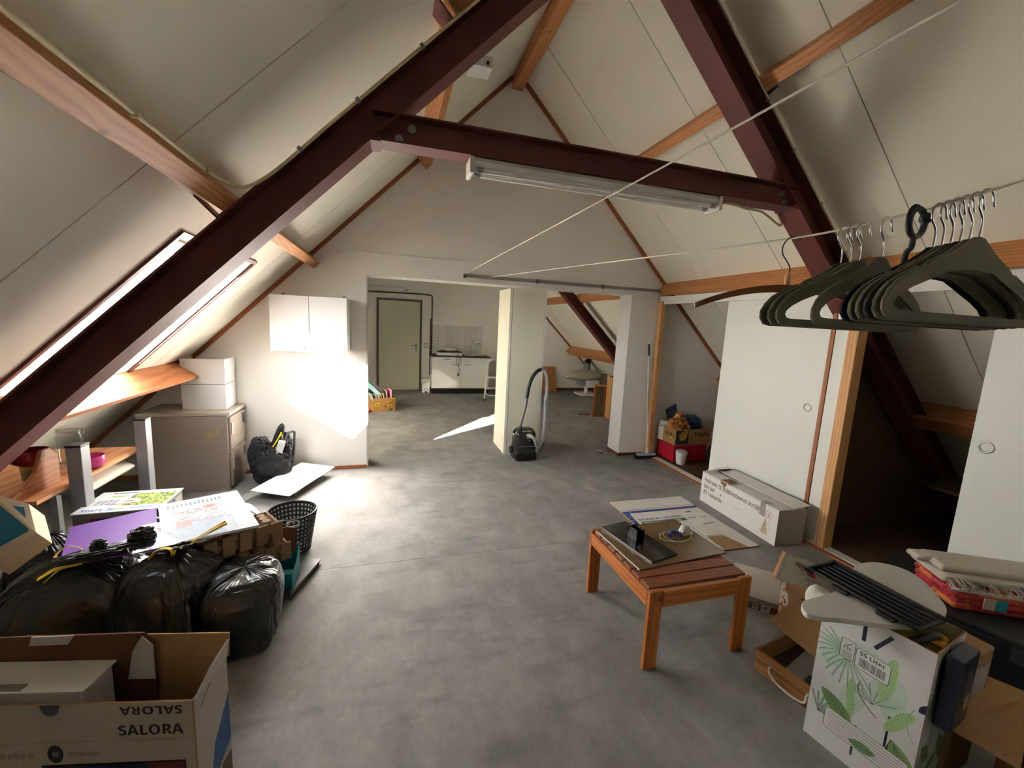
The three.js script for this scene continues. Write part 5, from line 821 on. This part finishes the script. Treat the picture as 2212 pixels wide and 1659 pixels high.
{ // open television carton in the foreground
  const t = thing('television_carton', 'open white television carton with SALORA print in the left foreground', 'box', [-0.79, 0, -1.391], -0.197), L = 0.6, Wd = 0.16, H = 0.45;
  const face = canv(2048, 768, (g, w, h) => {
    g.fillStyle = '#b4a594'; g.fillRect(0, 0, w, h); speck(g, w, h, 800, 'rgba(70,55,45,0.05)', 60, 4); g.strokeStyle = 'rgba(70,60,50,0.3)'; g.lineWidth = 3; g.beginPath(); g.moveTo(0, 215); g.lineTo(w, 205); g.stroke();
    const y1 = 62, y2 = 182; txt(g, 'SALORA', 1985, 22, 62, { c: '#23262f', rot: Math.PI, sx: 1.75 }); txt(g, 'SALORA', 1555, y2, 78, { c: '#141a20', sx: 1.45 }); txt(g, 'beyond the story', 1660, y2 + 40, 34, { c: '#8a786a', w: 'normal' });
    txt(g, 'to enjoy in', 790, 292, 46, { c: '#5d4c46', w: 'italic' }); g.fillStyle = '#2b2325'; g.beginPath(); g.arc(1145, 275, 50, 0, 7); g.fill(); g.fillStyle = '#77655c'; g.fillRect(1125, 260, 40, 30); txt(g, 'television', 1215, 292, 46, { c: '#6a5850', w: 'italic' });
    g.fillStyle = '#4c555f'; g.beginPath(); g.arc(1145, 0, 62, 0, Math.PI); g.fill(); g.fillStyle = '#7c2b35'; g.beginPath(); g.arc(640, 250, 62, 0, 7); g.fill(); g.fillStyle = '#18181c'; g.fillRect(1050, 335, 930, 433); g.fillStyle = '#1d2c4d'; g.fillRect(1072, 352, 700, 400); g.fillStyle = '#6a2a2a'; g.beginPath(); g.moveTo(1700, 345); g.lineTo(1970, 345); g.lineTo(1970, 520); g.fill();
  });
  const sideM = canv(300, 768, (g, w, h) => { g.fillStyle = '#b6aba6'; g.fillRect(0, 0, w, h); g.fillStyle = '#3d5c8c'; g.beginPath(); g.moveTo(w, 220); g.lineTo(150, 400); g.lineTo(90, 640); g.lineTo(w, 520); g.fill(); g.fillStyle = '#6d5a4a'; g.fillRect(200, 600, 100, 160); g.strokeStyle = '#2d3340'; g.lineWidth = 6; g.beginPath(); g.moveTo(50, 90); g.lineTo(140, 20); g.stroke(); });
  const x0 = -L, x1 = L / 2 - 0.04, wm = std({ color: '#c3bab2', roughness: 0.85 });
  part('front_panel', new THREE.BoxGeometry(x1 - x0, H, 0.006).translate((x0 + x1) / 2, H / 2, Wd / 2), [M.card, M.card, M.card, M.card, std({ map: face, roughness: 0.8 }), M.card], t);
  part('back_panel', new THREE.BoxGeometry(x1 - x0, H, 0.006).translate((x0 + x1) / 2, H / 2, -Wd / 2), M.card, t);
  part('side_panel', new THREE.BoxGeometry(0.006, H, Wd).translate(x1, H / 2, 0), [std({ map: sideM, roughness: 0.8 }), M.card, M.card, M.card, M.card, M.card], t); part('side_panel', new THREE.BoxGeometry(0.006, H, Wd).translate(x0, H / 2, 0), M.card, t); part('bottom', B(x0, x1, 0, 0.006, -Wd / 2, Wd / 2), M.card, t);
  part('back_flap', boxUV(ext([[-0.33, 0], [x1 + 0.01, 0], [x1 + 0.015, 0.085], [-0.33, 0.085]], 0.005)), M.card, t).position.set(0, H, -Wd / 2 - 0.005);
  const sf = part('side_flap', ext([[-Wd / 2, 0], [Wd / 2 - 0.005, 0], [0.02, 0.06], [-Wd / 2 + 0.02, 0.085]].map(([x, y]) => [-x, y]), 0.005).rotateY(Math.PI / 2), wm, t); sf.position.set(x1, H - 0.002, 0); sf.rotation.z = -0.25;
  const g2 = thing('inner_carton', 'white inner carton with brown open flaps inside the television carton', 'box', [-0.79, 0, -1.391], -0.197);
  part('tray', B(-0.5, -0.06, 0.1, 0.462, -0.05, 0.055, 0.004), col('#cfcabf', 0.7), g2); part('lid', B(-0.5, -0.05, 0.463, 0.47, -0.055, 0.06, 0.002), col('#d9d5ca', 0.7), g2); part('slot', B(-0.33, -0.22, 0.4702, 0.4708, 0.03, 0.055), col('#6d675c', 0.8), g2);
  const g3 = thing('brown_insert', 'dark brown cardboard insert with white corners rising from the television carton', 'cardboard', [-0.79, 0, -1.391], -0.197);
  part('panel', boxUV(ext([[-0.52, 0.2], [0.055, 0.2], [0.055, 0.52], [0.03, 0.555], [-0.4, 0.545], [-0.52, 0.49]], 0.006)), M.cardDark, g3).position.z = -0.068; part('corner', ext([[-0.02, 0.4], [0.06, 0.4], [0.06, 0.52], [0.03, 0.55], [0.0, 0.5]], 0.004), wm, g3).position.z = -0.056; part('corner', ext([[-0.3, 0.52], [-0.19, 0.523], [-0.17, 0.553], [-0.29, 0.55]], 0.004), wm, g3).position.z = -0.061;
}
// ---------------------------------------------------------------- the heap on the right
{ // painted sign
  const m = canv(1024, 360, (g, w, h) => {
    g.fillStyle = '#c9c1b0'; g.fillRect(0, 0, w, h); for (let i = 0; i < 260; i++) { g.fillStyle = ['rgba(120,85,50,0.5)', 'rgba(225,220,205,0.6)', 'rgba(95,70,45,0.4)'][i % 3]; const e = rnd() < 0.6; g.fillRect(e ? (rnd() < 0.5 ? rr(0, 60) : rr(w - 60, w)) : rnd() * w, e ? rnd() * h : rnd() < 0.5 ? rr(0, 22) : rr(h - 26, h), rr(4, 40), rr(2, 9)); }
    g.strokeStyle = '#6b5245'; g.lineWidth = 4; for (let i = 0; i < 26; i++) { g.beginPath(); g.moveTo(rr(200, 300), rr(60, 120)); g.quadraticCurveTo(rr(280, 420), rr(60, 150), rr(350, 560), rr(60, 220)); g.stroke(); } g.fillStyle = '#c2345f'; g.beginPath(); g.ellipse(520, 150, 90, 34, 0.3, 0, 7); g.fill(); g.fillStyle = '#8a4a58'; g.beginPath(); g.ellipse(420, 110, 60, 24, 0.3, 0, 7); g.fill(); g.fillStyle = '#b08a4a'; g.fillRect(330, 140, 60, 16);
    txt(g, 'Home', 470, 250, 60, { c: '#3d3430', w: 'italic', f: 'serif' }); txt(g, 'love is', 520, 312, 60, { c: '#3d3430', w: 'italic', f: 'serif' }); txt(g, 'Wen', 800, 310, 64, { c: '#3d3430', w: 'italic', f: 'serif' }); for (let i = 0; i < 18; i++) { g.fillStyle = '#3a342f'; g.fillRect(20 + rr(0, 980), i % 2 ? 8 : h - 18, 14, 5); }
  });
  const t = thing('painted_sign', 'worn cream painted wooden sign with a pink flower resting on the printed carton', 'sign', [1.972, 0.427, -1.385]); t.rotation.set(-0.05, 0, -0.394);
  part('plank', new THREE.BoxGeometry(0.425, 0.135, 0.016), [M.crate, M.crate, M.crate, M.crate, std({ map: m, roughness: 0.8 }), M.crate], t);
  const deco = canv(700, 512, (g, w, h) => { g.fillStyle = '#8d6b48'; g.fillRect(0, 0, w, h); for (let k = 0; k < 6; k++) { g.fillStyle = ['#e4ded6', '#a8413c', '#d8a335', '#e8e2da', '#7a4a26', '#f0ece6'][k]; for (let q = 0; q < 4; q++) { g.beginPath(); g.ellipse(rr(20, 300), rr(30, 330), rr(20, 64), rr(16, 44), rr(0, 3), 0, 7); g.fill(); } } g.fillStyle = '#e4ded6'; g.fillRect(0, 20, 70, 260); });
  const u = thing('printed_carton', 'brown carton with a floral print standing behind the wooden crate', 'box', [2.2, 0, -1.47], -0.35), dm = std({ map: deco, roughness: 0.85 });
  part('body', new THREE.BoxGeometry(0.3, 0.25, 0.16).translate(0, 0.125, 0), [M.card, dm, M.card, M.card, dm, M.card], u);
  const f = thing('cardboard_sheet', 'plain brown cardboard flap slanting over the wooden crate', 'cardboard');
  quad([1.76, 0.225, -1.385], [1.772, 0.215, -1.16], [2.03, 0.255, -1.29], [1.99, 0.262, -1.425], 0.005, 'sheet', M.card, f);
}
{ // low white carton with barcodes
  const fm = canv(700, 180, (g, w, h) => { g.fillStyle = '#48423f'; g.fillRect(0, 0, w, h); g.fillStyle = '#9d9992'; g.fillRect(0, 0, w, 74); g.fillStyle = '#b9b5ae'; g.fillRect(270, 82, 90, 90); barcode(g, 284, 100, 60, 46); g.fillStyle = '#cfcbc4'; g.fillRect(390, 76, 130, 100); barcode(g, 410, 92, 90, 56); g.fillStyle = '#8c2a26'; g.fillRect(540, 80, 160, 100); });
  const t = thing('low_carton', 'low grey white carton with barcode stickers behind the table leg', 'box', [2.203, 0, -1.8]), wm = col('#b4ada6', 0.75);
  part('body', new THREE.BoxGeometry(0.25, 0.068, 0.36).translate(-0.03, 0.034, 0), [wm, wm, wm, wm, std({ map: fm, roughness: 0.7 }), wm], t); part('lid_edge', B(-0.157, 0.097, 0.0685, 0.071, -0.182, 0.182), col('#bcb5ad', 0.75), t); t.rotation.y = -0.78;
}
{ // wooden crate with rope handle
  const t = thing('wood_crate', 'low wooden crate with a rope handle in the right foreground', 'crate', [1.905, 0, -1.255], 0.2), W = 0.2, L = 0.15, H = 0.105;
  for (const s of [-1, 1]) for (const [y0, y1] of [[0.0, 0.05], [0.055, H]]) part('side_plank', boxUV(B(s > 0 ? W - 0.012 : -W, s > 0 ? W : -W + 0.012, y0, y1, -L, L, 0.002), 'z'), M.crate, t);
  for (const s of [-1, 1]) part('end_plank', boxUV(B(-W + 0.012, W - 0.012, 0, H - 0.003, s > 0 ? L - 0.012 : -L, s > 0 ? L : -L + 0.012, 0.002), 'x'), M.crate, t);
  part('base', boxUV(B(-W + 0.012, W - 0.012, 0.002, 0.012, -L + 0.012, L - 0.012), 'x'), M.brownply, t);
  part('rope', tube([V(-W + 0.012, 0.062, -0.075), V(-W - 0.012, 0.066, -0.075), V(-W - 0.016, 0.045, -0.07), V(-W - 0.012, 0.02, -0.04), V(-W - 0.011, 0.012, 0.0), V(-W - 0.012, 0.014, 0.05), V(-W - 0.016, 0.03, 0.08), V(-W - 0.013, 0.07, 0.085), V(-W + 0.012, 0.066, 0.085)], 0.0045, 80, 8), M.rope, t);
  const s = thing('paper_sheet', 'grey paper and scraps lying inside the wooden crate', 'paper', [1.93, 0.016, -1.26], 0.3); part('sheet', B(-0.1, 0.12, 0, 0.003, -0.08, 0.06), col('#a6a19b', 0.8), s); part('scrap', B(-0.13, -0.05, 0.003, 0.008, 0.0, 0.09), col('#3d3a35', 0.8), s);
}
{ // leaf printed carton
  const leaf = (g, x, y, L, rot, fill, rib, n = 9) => { g.save(); g.translate(x, y); g.rotate(rot); g.fillStyle = fill; g.beginPath(); g.moveTo(0, 0); g.bezierCurveTo(L * 0.25, -L * 0.34, L * 0.75, -L * 0.26, L, 0); g.bezierCurveTo(L * 0.75, L * 0.26, L * 0.25, L * 0.34, 0, 0); g.fill(); g.strokeStyle = rib; g.lineWidth = 3; g.beginPath(); g.moveTo(0, 0); g.lineTo(L * 0.95, 0); for (let k = 1; k < n; k++) { const q = (k / n) * L * 0.9; g.moveTo(q, 0); g.lineTo(q + L * 0.12, -L * 0.19 * Math.sin(Math.PI * q / L)); g.moveTo(q, 0); g.lineTo(q + L * 0.12, L * 0.19 * Math.sin(Math.PI * q / L)); } g.stroke(); g.restore(); };
  const frond = (g, x, y, R, a0, a1, n, wash, line) => { for (let k = 0; k < n; k++) { const a = a0 + (a1 - a0) * k / (n - 1), ex = x + Math.cos(a) * R, ey = y + Math.sin(a) * R; g.strokeStyle = wash; g.lineWidth = 26; g.lineCap = 'round'; g.beginPath(); g.moveTo(x + Math.cos(a) * R * 0.25, y + Math.sin(a) * R * 0.25); g.quadraticCurveTo(x + Math.cos(a) * R * 0.7, y + Math.sin(a) * R * 0.6, ex, ey + R * 0.12); g.stroke(); g.strokeStyle = line; g.lineWidth = 4; g.beginPath(); g.moveTo(x, y); g.quadraticCurveTo(x + Math.cos(a) * R * 0.6, y + Math.sin(a) * R * 0.5, ex, ey + R * 0.1); g.stroke(); } };
  const cob = (g, x, y, L, W, rot) => { g.save(); g.translate(x, y); g.rotate(rot); g.fillStyle = '#a9c88f'; g.beginPath(); g.ellipse(0, 0, W, L, 0, 0, 7); g.fill(); g.fillStyle = '#6d9a5c'; for (let j = -L + 12; j < L - 8; j += 20) for (let i = -W; i < W; i += 18) if ((i / W) ** 2 + (j / L) ** 2 < 0.85) { g.beginPath(); g.ellipse(i + ((j / 20) % 2) * 8, j, 4, 6, 0, 0, 7); g.fill(); } g.restore(); };
  const draw = (g, w, h, label) => {
    g.fillStyle = '#d9d7d6'; g.fillRect(0, 0, w, h); const wash = 'rgba(150,190,160,0.35)', ink = '#24263a', gr = '#3f5f48';
    g.fillStyle = 'rgba(165,200,172,0.5)'; for (const [x, y, a, b] of [[150, 480, 120, 170], [420, 360, 170, 90], [560, 560, 120, 170], [330, 830, 90, 160], [620, 700, 90, 120]]) { g.beginPath(); g.ellipse(x, y, a, b, 0.3, 0, 7); g.fill(); }
    frond(g, 230, 430, 230, 2.2, 4.0, 8, wash, gr); frond(g, 250, 470, 260, 0.7, 2.2, 7, wash, gr); frond(g, 470, 760, 200, 3.4, 5.6, 7, wash, gr); frond(g, 90, 1180, 210, 4.4, 6.1, 8, 'rgba(110,150,118,0.4)', ink);
    g.strokeStyle = '#1d1f33'; g.lineCap = 'butt'; g.lineWidth = 30; g.beginPath(); g.moveTo(330, 0); g.lineTo(335, 230); g.moveTo(520, 60); g.lineTo(420, 240); g.stroke(); g.lineWidth = 18; g.beginPath(); g.moveTo(600, 760); g.lineTo(600, 1060); g.moveTo(640, 960); g.lineTo(590, 1190); g.moveTo(390, 1060); g.lineTo(392, 1370); g.stroke();
    cob(g, 545, 455, 220, 52, 0.1); cob(g, 660, 760, 170, 46, 0.5); cob(g, 320, 840, 200, 34, -0.08);
    leaf(g, 360, 1100, 330, 3.75, '#6f9157', ink); leaf(g, 640, 960, 350, 1.05, '#7b9c5e', ink, 12); leaf(g, 620, 1150, 250, 2.8, '#6f9360', ink); leaf(g, 760, 560, 140, -0.9, '#2a2d47', ink, 3); g.strokeStyle = '#7da585'; g.lineWidth = 5; g.beginPath(); g.moveTo(740, 560); g.quadraticCurveTo(660, 720, 770, 860); g.stroke(); g.strokeStyle = ink; g.lineWidth = 7; g.beginPath(); g.moveTo(360, 640); g.quadraticCurveTo(330, 760, 520, 860); g.stroke();
    if (label) { g.save(); g.lineWidth = 5; g.strokeStyle = '#4a4a50'; g.fillStyle = '#d2cfcf'; g.beginPath(); g.roundRect(180, 300, 110, 190, 16); g.fill(); g.stroke(); txt(g, 'FSC', 200, 400, 40, { c: '#33333a' }); g.fillStyle = '#55555c'; for (let k = 0; k < 4; k++) g.fillRect(196, 420 + k * 16, 80, 6); g.strokeStyle = '#33333a'; g.lineWidth = 6; g.beginPath(); g.moveTo(215, 345); g.lineTo(230, 360); g.lineTo(262, 322); g.stroke(); g.lineWidth = 5; g.strokeStyle = '#4a4a50'; g.fillStyle = '#dcdada'; g.beginPath(); g.roundRect(300, 320, 250, 190, 26); g.fill(); g.stroke(); txt(g, '55 Liter', 324, 376, 52, { c: '#222227' }); barcode(g, 330, 400, 190, 84); g.beginPath(); g.fillStyle = '#dedbdb'; g.roundRect(150, 1070, 620, 210, 30); g.fill(); g.stroke(); g.lineWidth = 4; for (let k = 0; k < 6; k++) { g.beginPath(); g.moveTo(180, 1102 + k * 29); g.lineTo(740, 1102 + k * 29); g.stroke(); } leaf(g, 560, 1210, 210, 3.0, '#6f9360', ink); g.restore(); }
  };
  const f1 = std({ map: canv(800, 1500, (g, w, h) => draw(g, w, h, true)), roughness: 0.6 }), f2 = std({ map: canv(800, 1500, (g, w, h) => draw(g, w, h, false)), roughness: 0.6 }), k = M.card;
  const t = thing('leaf_carton', 'tall white moving carton printed with green leaves in the right foreground', 'box', [1.772, 0, -0.928], 0.2), W = 0.12, L = 0.16, H = 0.598, in_ = std({ color: '#b9a58a', roughness: 0.9 });
  part('front_panel', new THREE.BoxGeometry(0.006, H, 2 * L).translate(-W, H / 2, 0), [in_, f1, k, k, k, k], t); part('side_panel', new THREE.BoxGeometry(2 * W - 0.006, H, 0.006).translate(0, H / 2, L - 0.003), [k, k, k, k, f2, in_], t);
  part('side_panel', new THREE.BoxGeometry(2 * W - 0.006, H, 0.006).translate(0, H / 2, -L + 0.003), [k, k, k, k, in_, f2], t); part('back_panel', new THREE.BoxGeometry(0.006, H, 2 * L).translate(W, H / 2, 0), [f2, in_, k, k, k, k], t); part('bottom', B(-W, W, 0, 0.006, -L, L), k, t);
  const w = thing('plastic_wrap', 'white crumpled plastic bulging at the back corner of the leaf carton', 'plastic', [1.665, 0.505, -1.115], 0.3); part('body', sack(0.04, 0.04, 0.04, { amp: 0.12, freq: 2, seed: 4, seg: 60, seg2: 40 }), col('#e6e3d6', 0.5), w); part('green_edge', sack(0.028, 0.03, 0.028, { amp: 0.2, freq: 2, seed: 2, seg: 40, seg2: 30 }).translate(0.0, -0.05, 0.01), col('#aeb43c', 0.5), w);
  const b = thing('fabric_bundle', 'yellow green and black patterned cloth stuffed in the top of the leaf carton', 'cloth', [1.785, 0.45, -0.875], 0.2); part('cloth', sack(0.095, 0.065, 0.1, { amp: 0.12, freq: 2, seed: 21, seg: 80, seg2: 50 }), col('#a09a34', 0.7), b); part('black_band', tube([V(-0.09, 0.115, 0.02), V(-0.03, 0.135, 0.05), V(0.03, 0.13, 0.06), V(0.08, 0.1, 0.04)], 0.014, 30), M.black, b); part('orange_patch', sack(0.045, 0.025, 0.03, { amp: 0.3, freq: 2, seed: 6, seg: 50, seg2: 30 }).translate(0.01, 0.09, 0.055), col('#b9872a', 0.7), b);
}
{ // curved white board and black tray on the carton
  const o = [[1.41, -0.975], [1.43, -1.01], [1.47, -1.03], [1.56, -1.038], [1.653, -1.05], [1.783, -1.1], [1.95, -1.17], [2.06, -1.16], [2.115, -1.1], [2.1, -1.03], [2.053, -0.965], [1.98, -0.888], [1.93, -0.86], [1.86, -0.842], [1.76, -0.839], [1.68, -0.856], [1.6, -0.885], [1.5, -0.928], [1.43, -0.955]];
  const cv = new THREE.CatmullRomCurve3(o.map(([x, z]) => V(x - 1.75, z + 1, 0)), true, 'centripetal').getPoints(120).slice(0, -1).map((p) => [p.x, -p.y]);
  const t = thing('curved_board', 'white curved table leaf lying on top of the leaf carton', 'board', [1.75, 0.602, -1.0]); part('board', ext(cv, 0.02, 0.003).rotateX(-Math.PI / 2), col('#d6d6ce', 0.45), t);
  const u = thing('keyboard_tray', 'black ribbed plastic tray lying on the white curved board', 'tray', [1.745, 0.624, -0.985], 0.06), pm = col('#111113', 0.35);
  part('plate', B(-0.075, 0.078, 0.006, 0.02, -0.18, 0.175, 0.006), pm, u); for (const x of [-0.05, -0.02, 0.01, 0.04]) part('rib', B(x - 0.005, x + 0.005, 0.02, 0.027, -0.165, 0.165, 0.003), pm, u);
  part('rim', B(-0.08, 0.08, 0.004, 0.03, -0.19, -0.178, 0.004), pm, u); part('rim', B(0.07, 0.082, 0.004, 0.03, -0.18, 0.175, 0.004), pm, u); for (const z of [-0.06, 0.09]) part('foot', B(-0.095, -0.07, 0.0, 0.014, z - 0.03, z + 0.03, 0.006), pm, u); for (const z of [-0.06, 0.09]) part('foot', B(0.05, 0.075, 0.0, 0.006, z - 0.03, z + 0.03, 0.002), pm, u); part('hook', tube([V(-0.07, 0.018, -0.175), V(-0.1, 0.02, -0.185), V(-0.09, 0.014, -0.16)], 0.005, 20), pm, u);
}
{ // things between the carton and the black chest
  const t = thing('navy_box', 'dark navy upright box standing against the right side of the leaf carton', 'box', [1.80, 0.345, -0.738], 0.2); part('body', B(-0.085, 0.05, 0, 0.255, -0.022, 0.022, 0.004), col('#14182e', 0.4), t); part('label', B(-0.02, 0.02, 0.06, 0.11, 0.0222, 0.0235), col('#a08f6c', 0.6), t); part('label', B(-0.05, -0.03, 0.12, 0.24, 0.0222, 0.0235), col('#3d4258', 0.6), t);
  const u = thing('cardboard_box', 'small brown carton wrapped in milky film next to the navy box', 'box', [2.02, 0, -0.84], 0.1); part('body', boxUV(B(-0.09, 0.1, 0, 0.5, -0.06, 0.05, 0.01)), M.card, u); part('film', B(-0.08, 0.07, 0.25, 0.45, 0.0505, 0.053, 0.001), phy({ color: '#c6ccd8', roughness: 0.4, transmission: 0.3 }), u);
  const v = thing('open_carton', 'open brown carton with a wide flap at the right edge of the picture', 'box', [2.07, 0, -0.585], 0.2), W = 0.2, Dp = 0.1, H = 0.31;
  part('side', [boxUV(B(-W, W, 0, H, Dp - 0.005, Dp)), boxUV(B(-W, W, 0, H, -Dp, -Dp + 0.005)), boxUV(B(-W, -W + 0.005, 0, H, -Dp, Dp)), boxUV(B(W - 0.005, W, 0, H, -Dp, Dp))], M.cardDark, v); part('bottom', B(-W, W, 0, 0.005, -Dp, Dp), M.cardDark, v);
  const f = thing('cardboard_sheet', 'wide brown cardboard flap lying over the open carton at the right edge', 'cardboard'); quad([1.765, 0.335, -0.735], [1.83, 0.325, -0.585], [2.27, 0.325, -0.74], [2.16, 0.345, -0.855], 0.005, 'sheet', M.card, f);
}
{ // black chest with a quilt, a throw and a sheet
  const A = 0.31, t = thing('black_chest', 'low black chest carrying the red quilt in front of the near sliding door', 'chest', [2.47, 0, -1.1], A), bm = col('#0c0c0d', 0.55);
  part('body', B(0, 0.5, 0, 0.335, -0.3, 0.95, 0.012), bm, t); part('lid', B(-0.012, 0.51, 0.337, 0.36, -0.31, 0.96, 0.01), bm, t); part('clasp', B(-0.016, -0.001, 0.27, 0.33, 0.2, 0.26, 0.003), col('#2c2c2e', 0.4), t);
  const qm = canv(1024, 640, (g, w, h) => { g.fillStyle = '#8f1f2c'; g.fillRect(0, 0, w, h); const cs = ['#a52733', '#8a1b2b', '#b8402f', '#c2703d', '#7a1630', '#a83246', '#c98a4e']; for (let y = 0; y < h; y += 128) for (let x = 0; x < w; x += 146) { g.fillStyle = cs[Math.floor(rnd() * 7)]; g.fillRect(x, y, 146, 128); speck2(g, x, y, 146, 128); } g.fillStyle = '#b7a79a'; g.fillRect(292, 480, 90, 120); g.fillStyle = '#1f8f9d'; g.fillRect(382, 480, 90, 120); g.fillStyle = '#28407d'; g.fillRect(60, 380, 90, 70); g.fillStyle = '#d0a679'; g.fillRect(120, 420, 60, 60); g.fillStyle = '#c9783f'; g.fillRect(620, 470, 250, 150); speck2(g, 620, 470, 250, 150); });
  function speck2(g, x, y, w, h) { for (let i = 0; i < 60; i++) { g.fillStyle = rnd() < 0.5 ? 'rgba(60,5,15,0.22)' : 'rgba(235,150,110,0.18)'; g.beginPath(); g.arc(x + rnd() * w, y + rnd() * h, rr(3, 12), 0, 7); g.fill(); } }
  const qs = std({ map: rep(qm, 1, 1), roughness: 0.95, bumpMap: rep(grain, 4, 4), bumpScale: 0.002 }); qs.map.wrapS = qs.map.wrapT = THREE.RepeatWrapping;
  const soft = (x0, x1, y0, y1, z0, z1, amp, sd) => { const g = new RoundedBoxGeometry(x1 - x0, y1 - y0, z1 - z0, 10, (y1 - y0) / 2.05), p = g.attributes.position; for (let i = 0; i < p.count; i++) { const x = p.getX(i), z = p.getZ(i); p.setY(i, p.getY(i) + amp * N.noise(x * 14 + sd, z * 14, sd)); p.setX(i, x + amp * N.noise(z * 18 + sd, p.getY(i) * 20, 3)); p.setZ(i, z + amp * N.noise(x * 18 + sd, p.getY(i) * 20, 7)); } g.computeVertexNormals(); return g.translate((x0 + x1) / 2, (y0 + y1) / 2, (z0 + z1) / 2); };
  const qp = [2.52, 0.361, -1.1], qa = -0.5;
  const u = thing('patchwork_quilt', 'folded red patchwork quilt on the black chest', 'quilt', qp, qa);
  for (let k = 0; k < 3; k++) { const g = soft(-0.005 * k, 0.62, 0.03 * k, 0.03 * (k + 1), -0.27, -0.005 * (2 - k), 0.004, k + 1); const q = boxUV(g, 'x', [0.1 + 0.2 * k, 0.3]); const uv = q.attributes.uv; for (let i = 0; i < uv.count; i++) uv.setXY(i, uv.getX(i) * 1.7, uv.getY(i) * 2.6); part('fold', q, qs, u); }
  const patch = part('patch', merge([B(0.1, 0.145, 0.03, 0.082, 0.001, 0.006, 0.0015)]), col('#b3a79b', 0.9), u); part('patch', B(0.145, 0.19, 0.03, 0.082, 0.001, 0.006, 0.0015), col('#1c8794', 0.9), u);
  const th = thing('fringed_throw', 'cream fringed throw folded on top of the red quilt', 'throw', [qp[0], 0.459, qp[2] - 0.04], qa), cm = std({ color: '#cfc6b6', roughness: 0.95, bumpMap: rep(grain, 10, 10), bumpScale: 0.0015 });
  part('fold', soft(0.0, 0.62, 0, 0.035, -0.26, -0.035, 0.008, 5), cm, th); part('fold', soft(0.02, 0.62, 0.028, 0.062, -0.25, -0.07, 0.01, 9), cm, th); part('corner', soft(-0.03, 0.05, 0.03, 0.06, -0.24, -0.15, 0.01, 13), cm, th);
  const fr = []; for (let i = 0; i < 110; i++) { const x = rr(0.01, 0.6), y = rr(-0.002, 0.02); fr.push(tube([V(x, y + 0.012, -0.045), V(x + rr(-0.008, 0.008), y + 0.002, -0.015), V(x + rr(-0.012, 0.012), y - rr(0.0, 0.014), 0.004 + rr(0, 0.012)), V(x + rr(-0.018, 0.018), y - rr(0.008, 0.03), 0.01 + rr(0, 0.014))], 0.0017, 8, 5)); }
  const fm = part('fringe', fr, cm, th); fm.userData.kind = 'stuff';
  const lace = thing('lace_ribbon', 'white and red woven ribbon trim lying along the edge of the quilt', 'ribbon', qp, qa); const lr = []; for (let i = 0; i < 18; i++) { const x = -0.005 + i * 0.034; lr.push(B(x, x + 0.022, 0.09 + 0.003 * Math.sin(i), 0.1 + 0.003 * Math.sin(i), -0.03, -0.016, 0.002)); } part('white_blocks', lr, col('#d9d5cf', 0.8), lace); part('band', tube([V(-0.03, 0.094, -0.01), V(0.1, 0.094, -0.01), V(0.3, 0.093, -0.01), V(0.6, 0.093, -0.01)], 0.004, 40), col('#b3a7a2', 0.8), lace);
  const sh = thing('folded_sheet', 'pale blue folded sheet under the quilt on the black chest', 'sheet', [2.62, 0.3615, -0.76], A); part('fold', soft(0.02, 0.4, 0, 0.03, -0.1, 0.3, 0.006, 17), col('#b4bac4', 0.9), sh);
}
renderer.render(scene, camera);
